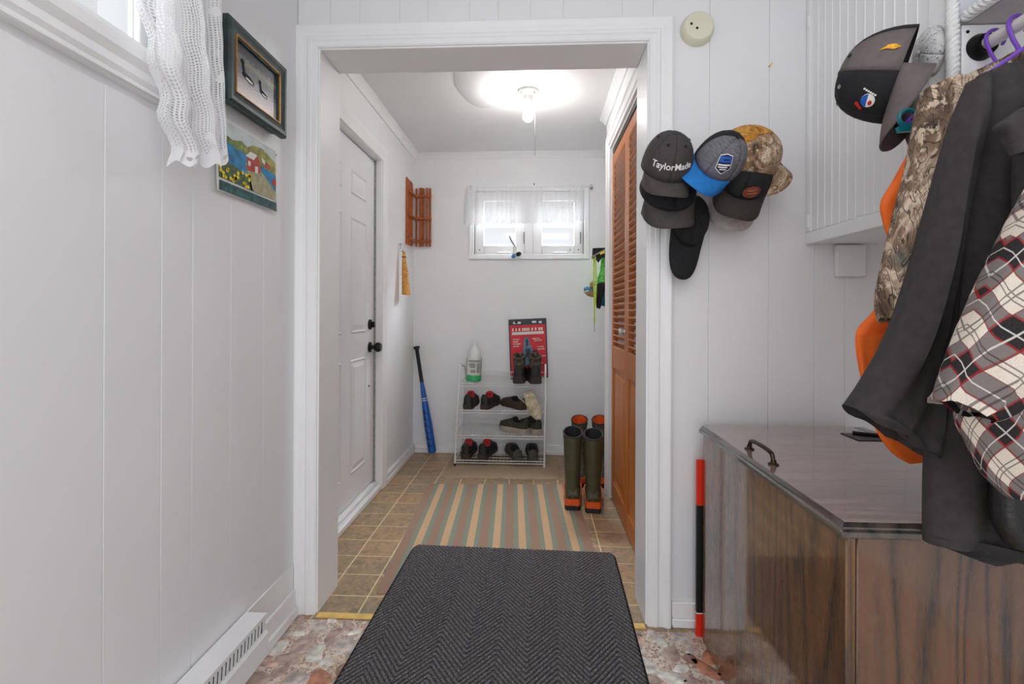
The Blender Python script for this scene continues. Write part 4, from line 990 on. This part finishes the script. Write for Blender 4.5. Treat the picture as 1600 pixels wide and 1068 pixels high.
gt = tag(cloth_loft('green_towel', [(3.50, 939, 402, 958, 400, .03), (3.50, 936, 425, 960, 425, .04), (3.50, 931, 436, 960, 440, .05), (3.50, 936, 444, 958, 448, .04)], 'neon_green', None), 'crumpled green and white cloth hanging beyond the closet', 'cloth')
tag(cloth_loft('teal_bag', [(3.50, 937, 456, 958, 452, .03), (3.50, 937, 468, 960, 468, .04), (3.50, 938, 478, 958, 478, .03)], 'teal_cloth', None), 'small teal bag hanging low beyond the closet', 'bag')
tag(cloth_loft('black_strap_bag', [(3.46, 931, 443, 952, 440, .03), (3.46, 931, 460, 943, 460, .03), (3.46, 932, 481, 938, 482, .02)], 'black_cloth2', None), 'narrow black bag hanging behind the lime leash', 'bag')

# ---- wooden chest
CX0, CX1, CY0, CY1, CZT = .552, 1.062, .904, 1.655, .684
ch = thing('wooden_chest', 'large dark stained oak chest with hinged lid', 'chest', ((CX0 + CX1) / 2, (CY0 + CY1) / 2, 0))
bx('side_panel', 'oak_side', (CX0, CY0 + .001, .0), (CX0 + .018, CY1, CZT), ch, .002)
bx('side_panel', 'oak_side', (CX1 - .018, CY0, .0), (CX1, CY1, CZT), ch, .002)
bx('end_panel', 'oak_end', (CX0 + .0185, CY0, .0), (CX1 - .0185, CY0 + .018, CZT), ch, .002)
bx('end_panel', 'oak_end', (CX0 + .0185, CY1 - .018, .0), (CX1 - .0185, CY1, CZT), ch, .002)
mb = MB(); lo = [(CX0 - .016, CY0 - .014), (CX1 - .03, CY0 - .014), (CX1 - .03, CY1 + .008), (CX0 - .004, CY1 + .008), (CX0 - .016, CY1 - .006)]
def inset(poly, d):
    cx = sum(p[0] for p in poly) / len(poly); cy = sum(p[1] for p in poly) / len(poly)
    return [(x - math.copysign(d, x - cx), y - math.copysign(d, y - cy)) for x, y in poly]
rings = [[Vector((x, y, z)) for x, y in inset(lo, d)] for z, d in ((CZT + .0005, .004), (CZT + .004, 0), (CZT + .013, 0), (CZT + .017, .004), (CZT + .0205, .004), (CZT + .0275, .009), (CZT + .0278, .0095))]
mb.grid(rings, cv=True); k = len(lo); mb.f.append(tuple(range(k))); mb.mi.append(0)
lid = mb.build('lid', 'oak_lid_edge', ch, ang=20)
mb = MB(); q = inset(lo, .0093); mb.prism(q, lambda a, b, t: Vector((a, b, t)), CZT + .0270, CZT + .0284); mb.build('lid_top', 'oak_lid', lid)
bx('back_strip', 'oak_lid_edge', (CX1 - .028, CY0 - .012, CZT + .001), (CX1 + .004, CY1 + .008, CZT + .026), ch, .003)
LZ = CZT + .0284
hx_, ya, yb_ = .576, 1.225, 1.36
hd = MB().tube(cr([(hx_, ya, LZ + .002), (hx_, ya + .006, LZ + .020), (hx_, ya + .022, LZ + .027), (hx_, (ya + yb_) / 2, LZ + .029), (hx_, yb_ - .022, LZ + .027), (hx_, yb_ - .006, LZ + .020), (hx_, yb_, LZ + .002)], 5), .0055, 8).build('handle', 'bronze_metal', lid)
for y in (ya, yb_):
    MB().lathe([(0, 0), (.013, 0), (.012, .003), (.007, .005), (.006, .012), (0, .012)], (hx_, y, LZ), (0, 0, 1), 14).build('handle_mount', 'bronze_metal', lid)
MB().box((.930, 1.470, LZ), (1.028, 1.555, LZ + .0025), .001).build('hinge', 'black_metal', lid)
MB().tube([(.960, 1.545, LZ + .006), (1.030, 1.510, LZ + .006)], .005, 8).build('hinge_pin', 'black_metal', lid)
sg = thing('striped_board', 'red and black painted board standing between the chest and wall', 'board', (.66, 1.68, 0))
for z0, z1, m in ((0, .076, 'sign_red'), (.076, .080, 'print_white'), (.080, .437, 'sign_black'), (.437, .588, 'sign_red')): bx('band', m, (.538, 1.672, z0), (.80, 1.684, z1), sg, .0)

# ---- wall cabinet with beaded side, shelf, rope and rod
KX, KY0, KZ = .92, 1.150, 1.315
kb = thing('wall_cabinet', 'white beadboard wall cabinet mounted above the chest', 'cabinet', (1.19, 1.44, KZ))
bx('cabinet_body', 'trim_paint', (KX + .012, KY0, KZ), (XR - .002, YP - .001, ZC - .01), kb, .002)
bx('bottom_rail', 'trim_paint', (KX - .004, KY0, KZ - .002), (KX + .012, YP - .001, KZ + .040), kb, .003)
bx('stile', 'trim_paint', (KX - .004, YP - .022, KZ + .040), (KX + .012, YP - .001, ZC - .01), kb, .003)
bx('stile', 'trim_paint', (KX - .004, KY0, KZ + .040), (KX + .012, KY0 + .055, ZC - .01), kb, .003)
nb = 13; y0_, y1_ = KY0 + .057, YP - .024
for i in range(nb):
    a, b = y0_ + (y1_ - y0_) * i / nb, y0_ + (y1_ - y0_) * (i + 1) / nb
    bx('bead_board', 'trim_paint', (KX + .002, a + .0012, KZ + .0405), (KX + .012, b - .0012, ZC - .01), kb, .003)
    MB().tube([(KX + .003, b, KZ + .041), (KX + .003, b, ZC - .012)], .003, 6).build('bead', 'trim_paint', kb)
for z in (KZ + .075, 2.065): MB().tube([(KX - .002, YP - .016, z - .020), (KX - .002, YP - .016, z + .020)], .006, 8).build('hinge', 'trim_paint', kb)
tag(bx('wooden_cleat', 'wall_paint', (1.011, YP - .020, 1.203), (1.106, YP - .001, KZ - .004), None, .003), 'small white painted wood block on the wall under the cabinet', 'block')
def rope(name, p0, p1, r, label, pitch=.036):
    a, b = Vector(p0), Vector(p1); L = (b - a).length; ax = (b - a).normalized(); h = Vector((1, 0, 0)) if abs(ax.x) < .9 else Vector((0, 1, 0)); u_ = ax.cross(h).normalized(); v_ = ax.cross(u_)
    root = thing(name, label, 'rope', p0)
    for k in range(3):
        n = int(L / pitch * 14); P = [a + ax * L * i / n + (u_ * math.cos(2 * math.pi * (i / 14 + k / 3)) + v_ * math.sin(2 * math.pi * (i / 14 + k / 3))) * r * .52 for i in range(n + 1)]
        MB().tube(P, r * .56, 8).build('strand', 'rope_white', root)
    return root
rope('rope_trim', (KX - .002, KY0 - .012, 1.57), (KX - .002, KY0 - .012, 2.40), .0125, 'white twisted rope running down the cabinet corner')
rope('rope_trim', (KX + .012, KY0 - .03, 1.728), (KX + .012, .25, 1.728), .0125, 'white twisted rope along the front edge of the closet shelf')
sh = tag(bx('closet_shelf', 'shelf_paint', (KX + .022, .25, 1.718), (XR - .002, KY0 - .002, 1.738), None, .002), 'painted closet shelf above the hanging rod', 'shelf')
bx_ = tag(MB().box((.97, .86, 1.739), (1.25, 1.10, 1.86), .02).build('storage_bin', 'thread_blue'), 'blue storage box on the closet shelf above the rod', 'box')
rd = thing('closet_rod', 'white round closet rod holding the hanging clothes', 'rod', (.97, .7, 1.664))
RXX, RZZ = .970, 1.664
MB().tube([(RXX, .25, RZZ), (RXX, KY0 - .022, RZZ)], .0135, 18).build('rod', 'rod_enamel', rd)
bx('mounting_board', 'trim_paint', (KX + .014, KY0 - .018, 1.56), (1.115, KY0 - .0005, 1.716), rd, .002)
MB().lathe([(0, 0), (.029, 0), (.029, .006), (.026, .010), (.022, .022), (.015, .022)], (RXX, KY0 - .018, RZZ), (0, -1, 0), 24).build('socket', 'black_metal', rd)
for x, z in ((.945, 1.70), (1.01, 1.702), (1.05, 1.625)): MB().lathe([(0, 0), (.004, 0), (.003, .002), (0, .002)], (x, KY0 - .018, z), (0, -1, 0), 8).build('screw', 'black_metal', rd)
def hanger(y, mat, label, r=.004, ry=0, xl=.80):
    o = thing('clothes_hanger', label, 'hanger', (RXX, y, 1.60))
    H_ = [(RXX + .019 * math.cos(q), y + ry * (math.cos(q)), RZZ + .019 * math.sin(q)) for q in [R(-40 + 12 * i) for i in range(21)]]
    H_ += [(RXX - .010, y, 1.635), (RXX, y, 1.618), (RXX, y, 1.598)]
    MB().tube(H_[::1], r, 8).build('hook', mat, o)
    MB().tube(cr([(RXX, y, 1.600), (RXX - .06, y, 1.580), (xl, y, 1.50), (xl + .01, y, 1.488), (RXX, y, 1.488), (RXX + .20, y, 1.488), (RXX + .20, y, 1.50), (RXX + .06, y, 1.580), (RXX, y, 1.600)], 4), r * 1.15, 8).build('shoulder_bar', mat, o)
    return o
hanger(1.095, 'purple_plastic', 'purple plastic hanger empty against the rod socket', .0035)
hanger(1.045, 'purple_plastic', 'purple plastic hanger carrying the orange vest')
hanger(1.000, 'brass', 'thin brass wire hanger carrying the camouflage jacket', .002)
hanger(.945, 'purple_plastic', 'purple plastic hanger carrying the large black jacket', .0032)
hanger(.790, 'blue_plastic', 'blue plastic hanger carrying the black hooded top')

# ---- hanging clothes
ov = thing('orange_vest', 'bright orange hunting vest hanging behind the camouflage jacket', 'clothing', (.95, 1.04, .76))
OR = [(1.058, 1420, 240, 1600, 215, .05), (1.058, 1398, 280, 1640, 270, .06), (1.058, 1377, 315, 1650, 320, .05), (1.058, 1380, 345, 1650, 360, .05), (1.058, 1393, 395, 1650, 410, .05), (1.058, 1388, 455, 1650, 460, .05), (1.058, 1362, 490, 1650, 495, .08), (1.055, 1337, 522, 1650, 530, .06), (1.05, 1345, 590, 1650, 600, .06), (1.045, 1362, 655, 1650, 665, .06), (1.04, 1388, 700, 1650, 710, .06), (1.03, 1420, 722, 1640, 728, .05)]
cloth_loft('vest_body', OR, 'orange_cloth', ov, amp=.014, fr=2.2)
cl = cloth_loft('pocket_fold', [(1.018, 1337, 523, 1420, 523, .010), (1.018, 1343, 560, 1420, 560, .012), (1.018, 1347, 600, 1420, 620, .012)], 'orange_cloth', ov, amp=.004)
cj = thing('camouflage_jacket', 'brown woodland camouflage jacket hanging beside the black jacket', 'clothing', (.95, .98, .95))
cloth_loft('jacket_body', [(.985, 1452, 140, 1635, 66, .03), (.985, 1445, 170, 1700, 120, .045), (.985, 1440, 240, 1800, 230, .05), (.985, 1425, 340, 1820, 340, .05), (.985, 1420, 480, 1820, 500, .05), (.985, 1425, 640, 1780, 650, .05)], 'camo_cloth', cj, amp=.010)
cloth_loft('sleeve', [(.955, 1446, 138, 1500, 118, .045), (.955, 1436, 175, 1492, 170, .07), (.955, 1420, 260, 1474, 270, .075), (.955, 1398, 345, 1452, 362, .075), (.955, 1379, 430, 1432, 450, .075), (.955, 1376, 468, 1425, 490, .07), (.955, 1384, 498, 1420, 512, .06)], 'camo_cloth', cj, amp=.010, fr=2.6, ph=1)
bj = thing('black_jacket', 'large plain black soft jacket with wide hanging sleeve', 'clothing', (.95, .86, .68))
cloth_loft('jacket_body', [(.865, 1528, 118, 1700, 60, .04), (.865, 1520, 180, 1850, 160, .08), (.862, 1500, 300, 1900, 300, .09), (.860, 1480, 430, 1900, 430, .09), (.858, 1456, 580, 1900, 590, .09), (.855, 1449, 720, 1900, 740, .085), (.852, 1447, 800, 1860, 830, .08), (.850, 1447, 846, 1800, 880, .07)], 'black_cloth', bj, n=72, amp=.018, fr=4, ph=.6)
cloth_loft('sleeve', [(.850, 1513, 128, 1545, 112, .03), (.850, 1494, 190, 1536, 190, .06), (.852, 1468, 300, 1506, 310, .07), (.856, 1444, 395, 1490, 415, .08), (.862, 1402, 510, 1474, 540, .085), (.868, 1356, 592, 1460, 650, .085), (.872, 1327, 636, 1450, 712, .08)], 'black_cloth', bj, amp=.013, fr=2.4, ph=2)
cloth_loft('sleeve_hem', [(.871, 1333, 626, 1451, 699, .084), (.872, 1326, 637, 1450, 714, .084)], 'black_cloth', bj, amp=.006, fr=2, ph=2.9, cap=False)
cloth_loft('body_hem', [(.8505, 1446.5, 832, 1800, 864, .076), (.850, 1446, 849, 1800, 884, .074)], 'black_cloth', bj, n=72, amp=.018, fr=4, ph=2.9, cap=False)
bh = thing('black_hooded_top', 'black hooded top hanging beside the plaid shirt', 'clothing', (.95, .785, .9))
cloth_loft('body', [(.776, 1612, 150, 1800, 80, .04), (.776, 1590, 220, 1900, 190, .05), (.776, 1588, 330, 1950, 330, .055), (.776, 1590, 480, 1950, 500, .055), (.776, 1600, 640, 1950, 660, .055)], 'black_cloth', bh, amp=.006)
cloth_loft('hood', [(.742, 1590, 172, 1720, 110, .02), (.742, 1566, 188, 1730, 150, .03), (.742, 1556, 198, 1735, 180, .035), (.744, 1568, 212, 1735, 215, .035), (.746, 1580, 240, 1730, 260, .025)], 'black_cloth', bh, amp=.006)
lt_ = thing('leather_bag', 'glossy black leather item hanging low beneath the plaid shirt', 'bag', (.8, .78, .68))
cloth_loft('pouch', [(.768, 1560, 715, 1800, 700, .045), (.768, 1554, 770, 1820, 770, .05), (.768, 1556, 815, 1820, 830, .05), (.768, 1575, 850, 1790, 880, .05)], 'black_leather', lt_, amp=.012, fr=3)
ps = thing('plaid_shirt', 'grey cream and red plaid flannel shirt at the end of the rod', 'clothing', (.85, .71, .75))
cloth_loft('sleeve', [(.705, 1640, 250, 1720, 240, .05), (.703, 1600, 325, 1712, 330, .08), (.700, 1562, 398, 1690, 420, .09), (.695, 1527, 470, 1660, 500, .095), (.690, 1494, 545, 1625, 585, .095), (.686, 1473, 600, 1575, 640, .085), (.684, 1464, 622, 1538, 656, .07)], 'plaid_flannel', ps, amp=.010, fr=2.4, tw=.66)
cloth_loft('shirt_body', [(.722, 1640, 260, 1900, 200, .05), (.722, 1590, 420, 1950, 420, .055), (.722, 1540, 540, 1950, 560, .055), (.722, 1494, 635, 1950, 660, .055), (.722, 1512, 690, 1950, 720, .055), (.722, 1535, 735, 1950, 780, .05), (.722, 1572, 772, 1950, 830, .06)], 'plaid_flannel', ps, n=56, amp=.014, fr=4, tw=.80)

# ---- caps
def text_mesh(body, size, bold=0.0):
    c = bpy.data.curves.new('lettering', 'FONT'); c.body = body; c.size = size; c.align_x = 'CENTER'; c.align_y = 'CENTER'; c.offset = bold
    o = bpy.data.objects.new('lettering', c); COL.objects.link(o); dg = bpy.context.evaluated_depsgraph_get(); ev = o.evaluated_get(dg); me = ev.to_mesh()
    bm = bmesh.new(); bm.from_mesh(me); bmesh.ops.triangulate(bm, faces=bm.faces); bmesh.ops.subdivide_edges(bm, edges=[e for e in bm.edges if e.calc_length() > size * .25], cuts=2)
    bm.verts.index_update(); V = [tuple(v.co[:2]) for v in bm.verts]; Fs = [tuple(v.index for v in f.verts) for f in bm.faces]; bm.free(); ev.to_mesh_clear()
    bpy.data.objects.remove(o); bpy.data.curves.remove(c); return V, Fs
class Cap:
    def __init__(s, label, junction, fwd, upv, mats, brim, under='cap_black', a=.080, b=.096, h=.112, bl=.068, curve=.030, front_p=.62, depth=None, name='baseball_hat', group=None, eyelets=True, button=None, back_p=.8):
        s.a, s.b, s.h, s.fp, s.bp = a, b, h, front_p, back_p
        m3 = frame3(fwd, upv); j = Vector(junction); loc = j - m3 @ Vector((0, b, 0))
        s.o = thing(name, label, 'cap', loc, group); s.o.rotation_euler = m3.to_euler()
        n = 8; k = 9; pans = []; s.last = None
        for p in range(6):
            rows = []
            for i in range(k + 1):
                t = i / k * .995
                rows.append([s.pt(math.pi / 3 * (p + jj / n), t, .0 if 0 < jj < n else -.0010) for jj in range(n + 1)])
            pans.append(MB().grid(rows).build('crown_panel', mats[p], s.o, local=True, solid=.0022, ang=80))
        MB().lathe([(0, -.004), (.0075, -.003), (.007, .003), (0, .005)], s.pt(0, 1), (0, 0, 1), 12).build('button', button or mats[0], s.o, local=True)
        for p in (0, 1, 4, 5) if eyelets else ():
            th = math.pi / 3 * (p + .5); q = s.pt(th, .66, .0015); nn = (s.pt(th, .66, .01) - s.pt(th, .66)).normalized()
            MB().lathe([(.0024, 0), (.0050, 0), (.0046, .0014), (.0024, .001), (0, -.002)], q, nn, 10).build('eyelet', 'thread_black' if mats[p] not in ('cap_black', 'cap_navy') else 'label_grey', pans[p], local=True)
        MB().grid([[s.pt(2 * math.pi * i / 40, tt, -.004) for tt in (0, .10, .2)] for i in range(40)], cu=True).build('sweatband', 'cap_black', s.o, local=True)
        rows = []; nu, nv = 22, 8; A = R(68)
        for i in range(nu + 1):
            u = -1 + 2 * i / nu; th = u * A; p0 = s.pt(th, 0); ext = bl * max(0, 1 - abs(u) ** 3.2) ** .62
            rows.append([Vector((p0.x * (1 + .10 * v / nv * (1 - abs(u))), p0.y + ext * v / nv + .004 * (v / nv) * 0, p0.z - curve * (p0.x / .07) ** 2 * (v / nv) ** .7 - .012 * (v / nv) ** 1.5)) for v in range(nv + 1)])
        s.br = rows
        ob = MB().grid(rows).build('brim', brim, s.o, local=True, solid=.0035, ang=70)
        ob.data.materials.append(MAT[under])
        MB().grid([[p + Vector((0, -.0005, -.0030)) for p in r] for r in rows]).build('brim_underside', under, ob, local=True)
        e = [r[-1] for r in rows]; MB().tube(e, .0024, 6).build('brim_edge', brim, ob, local=True)
    def pt(s, th, t, off=0.0):
        ph = t * math.pi / 2; f = .5 + .5 * math.cos(th); p = s.bp + (s.fp - s.bp) * f ** 1.5
        r = max(0.0, math.cos(ph)) ** p; zz = s.h * math.sin(ph) ** (.95)
        v = Vector((s.a * math.sin(th) * r, s.b * math.cos(th) * r, zz))
        if off:
            nrm = Vector((v.x / s.a ** 2, v.y / s.b ** 2, v.z / s.h ** 2 + .5)).normalized(); v = v + nrm * off
        return v
    def decal(s, V, Fs, th0, t0, mat, nm, off=.0022, rot=0.0, sx=1.0):
        ct, sn = math.cos(rot), math.sin(rot); pts_ = []
        for x, y in V:
            x, y = (x * ct - y * sn) * sx, x * sn + y * ct
            pts_.append(s.pt(th0 - x / (s.b * .96), t0 + y / (s.h * 1.62), off))
        ob = MB().add(pts_, Fs).build(nm, mat, s.last if nm.endswith('_print') and s.last else s.o, local=True, solid=.0012, smooth=False)
        if not nm.endswith('_print'): s.last = ob
def poly_fan(pl):
    c = (sum(p[0] for p in pl) / len(pl), sum(p[1] for p in pl) / len(pl)); n = len(pl)
    V = [c]; Fs = []
    for r in (.5, 1.0): V += [(c[0] + (x - c[0]) * r, c[1] + (y - c[1]) * r) for x, y in pl]
    for i in range(n):
        j = (i + 1) % n; Fs += [(0, 1 + i, 1 + j), (1 + i, 1 + n + i, 1 + n + j, 1 + j)]
    return V, Fs
def dense(pl, k=3):
    out = []
    for i in range(len(pl)):
        a, b = pl[i], pl[(i + 1) % len(pl)]
        out += [(a[0] + (b[0] - a[0]) * q / k, a[1] + (b[1] - a[1]) * q / k) for q in range(k)]
    return out
def rect(x0, x1, y0, y1): return dense([(x0, y0), (x1, y0), (x1, y1), (x0, y1)])

# the cluster beside the doorway, nearest the wall first
Cap('black cap whose long bill hangs lowest under the others', at(1074, 383, 1.655), (-.16, -.10, -1), (.12, -1, .10), ['cap_black'] * 6, 'cap_black', a=.058, b=.085, h=.045, bl=.112, curve=.012, eyelets=False)
Cap('cap with a stitched pale grey bill tucked under the patch cap', at(1146, 330, 1.630), (-.30, -.42, -.86), (-.1, -.85, .45), ['cap_black'] * 6, 'cap_lightgrey', under='cap_lightgrey', a=.080, h=.060, bl=.066)
Cap('dark navy cap with brown-black bill directly under the lettered cap', at(1054, 330, 1.560), (.08, -.55, -.80), (0, -.8, .55), ['cap_navy'] * 6, 'cap_charcoal_brim', under='cap_navy', h=.055, a=.088, bl=.058, curve=.034, eyelets=False)
pcap = Cap('black and brown cap with an oval leather patch', at(1157, 311, 1.552), (-.34, -.58, -.80), (.05, -.75, .60), ['cap_black'] * 6, 'cap_brown', h=.088, bl=.076, button='cap_brown', eyelets=False)
V, Fs = poly_fan([(.030 * math.cos(2 * math.pi * i / 24), .019 * math.sin(2 * math.pi * i / 24)) for i in range(24)])
pcap.decal(V, Fs, -.28, .20, 'leather_patch', 'leather_patch', .003, .15)
for y in (.006, -.004): V, Fs = poly_fan(rect(-.016, .016, y - .0012, y + .0012)); pcap.decal(V, Fs, -.28, .20, 'cap_tan', 'patch_print', .0042, .15)
ccap = Cap('woodland camouflage cap with golden leaf pattern and dark under-bill', at(1211, 268, 1.560), (.86, -.16, -.48), (-.20, -.85, .40), ['camo_cap', 'camo_cap', 'camo_cap_gold', 'camo_cap_gold', 'camo_cap_gold', 'camo_cap'], 'camo_cap', a=.082, h=.105, bl=.056, curve=.040, eyelets=False)
bcap = Cap('heather grey cap with bright blue bill and shield badge', at(1101, 272, 1.500), (-.62, -.56, -.55), (.40, -.70, .60), ['cap_heather', 'cap_black', 'cap_black', 'cap_black', 'cap_heather', 'cap_heather'], 'cap_blue', a=.073, b=.088, h=.098, bl=.066, button='cap_black', eyelets=False)
sh_ = [(-.024, .028), (.0, .036), (.024, .028), (.024, -.018), (.0, -.036), (-.024, -.018)]
for k, m, o_ in ((1.0, 'thread_white', .0024), (.90, 'thread_navy', .0032)):
    V, Fs = poly_fan(dense([(x * k, y * k) for x, y in sh_])); bcap.decal(V, Fs, -.38, .36, m, 'badge', o_, .30)
for r_, m in ((rect(-.019, .019, .004, .024), 'thread_blue'), (rect(-.008, .014, .010, .016), 'thread_navy'), (rect(-.019, .019, -.007, -.002), 'thread_white'), (rect(-.017, .012, -.014, -.010), 'thread_white'), (rect(-.010, .010, -.021, -.0175), 'thread_white')):
    V, Fs = poly_fan(r_); bcap.decal(V, Fs, -.38, .36, m, 'badge_print', .0042, .30)
tcap = Cap('charcoal cap with white lettering across its front', at(1047, 286, 1.500), (-.05, -.74, -.66), (.08, -.66, .75), ['cap_charcoal'] * 6, 'cap_charcoal_brim', a=.076, h=.112, bl=.058, curve=.026)
V, Fs = text_mesh('TaylorMade', .029, .0003); tcap.decal(V, Fs, .06, .26, 'thread_white', 'lettering', .0022, .06, 1.12)
# caps on the cabinet side
gf, gu = Vector((-.42, -.14, -.90)).normalized(), Vector((-.85, .45, .10))
Cap('pale speckled cap hung behind the grey and black cap', at(1458, 118, 1.190), (.0, -.05, -1), (-1, .1, .0), ['speckled_cap'] * 6, 'cap_lightgrey', a=.045, b=.056, h=.030, bl=.02, eyelets=False)
Cap('mauve grey cap showing only its bill below the badge cap', at(1421, 203, 1.155), (-.05, -.05, -1), (-1, .1, .0), ['cap_grey'] * 6, 'cap_grey', under='cap_grey', a=.036, b=.045, h=.018, bl=.045, eyelets=False)
gcap = Cap('grey and black cap with club badge hung on the cabinet', at(1408, 118, 1.150) + gf * .108, gf, gu, ['cap_black', 'cap_grey', 'cap_black', 'cap_black', 'cap_grey', 'cap_black'], 'cap_grey', under='cap_grey', a=.090, b=.108, h=.120, bl=.070, button='cap_black')
V, Fs = poly_fan([(.0165 * math.cos(2 * math.pi * i / 20), .0145 * math.sin(2 * math.pi * i / 20)) for i in range(20)])
BT = -.40
gcap.decal(V, Fs, BT, .20, 'thread_white', 'badge', .0026)
V, Fs = poly_fan(dense([(.015 * math.cos(math.pi * i / 8), .001 + .013 * math.sin(math.pi * i / 8)) for i in range(9)], 1)); gcap.decal(V, Fs, BT, .20, 'thread_blue', 'badge_print', .0036)
V, Fs = poly_fan([(-.004 + .006 * math.cos(2 * math.pi * i / 12), -.006 + .004 * math.sin(2 * math.pi * i / 12)) for i in range(12)]); gcap.decal(V, Fs, BT, .20, 'thread_red', 'badge_print', .0036)
for x, y in ((-.016, .018), (-.022, .012), (-.012, .022)): V, Fs = poly_fan([(x + .005 * math.cos(2 * math.pi * i / 10), y + .004 * math.sin(2 * math.pi * i / 10)) for i in range(10)]); gcap.decal(V, Fs, BT, .20, 'thread_red', 'badge_print', .0030)
for k in range(6): V, Fs = poly_fan(rect(.016 + .0022 * k - .003, .016 + .0022 * k + .001, -.014 + .005 * k, -.010 + .005 * k)); gcap.decal(V, Fs, BT, .20, 'thread_white', 'badge_print', .0030)
V, Fs = poly_fan(dense([(-.006, .018), (0, .010), (.006, .004), (.007, -.008), (0, -.020), (-.006, -.008), (-.003, .004)], 2)); gcap.decal(V, Fs, -1.50, .16, 'thread_gold', 'pin', .004)
# teal and purple clips hooked on behind
tc = thing('teal_clip', 'glossy teal plastic ring clip hanging behind the camouflage shoulder', 'clip', at(1416, 192, 1.03))
cc = at(1419, 184, 1.035)
MB().tube([cc + Vector((.018 * math.cos(2 * math.pi * i / 20), 0, .016 * math.sin(2 * math.pi * i / 20))) for i in range(20)], .0045, 8, closed=True).build('ring', 'teal_plastic', tc)
MB().prism([(p.x, p.z) for p in (at(1401, 199, 1.035), at(1410, 194, 1.035), at(1426, 194, 1.035), at(1428, 205, 1.035), at(1404, 207, 1.035))], lambda a, b, t: Vector((a, t, b)), 1.030, 1.040).build('body', 'teal_plastic', tc)

vs_ = thing('sun_visor', 'small brown and blue visor hanging below the pouch beyond the closet', 'visor', at(922, 462, 3.44))
for nm, m, rows in (('bill', 'cap_tan', [(912, 456), (918, 462), (926, 464), (930, 463)]), ('bill', 'cap_tan', [(926, 437), (921, 443), (922, 450), (927, 453)])):
    lo_ = [at(x, y, 3.44) for x, y in rows]; hi_ = [at(930, 455 if rows[0][1] > 450 else 446, 3.45) + (p - at(925, 460, 3.44)) * .25 for p in lo_]
    MB().grid([[a, a * .5 + b * .5 + Vector((0, -.012, 0)), b] for a, b in zip(lo_, hi_)]).build(nm, m, vs_, solid=.004)
MB().grid([[at(912.5 + 5 * i, 455 - j * 3 - (2 if i == 1 else 0), 3.445 - .008 * (i % 2)) for j in range(3)] for i in range(4)]).build('band', 'tool_blue', vs_, solid=.004)
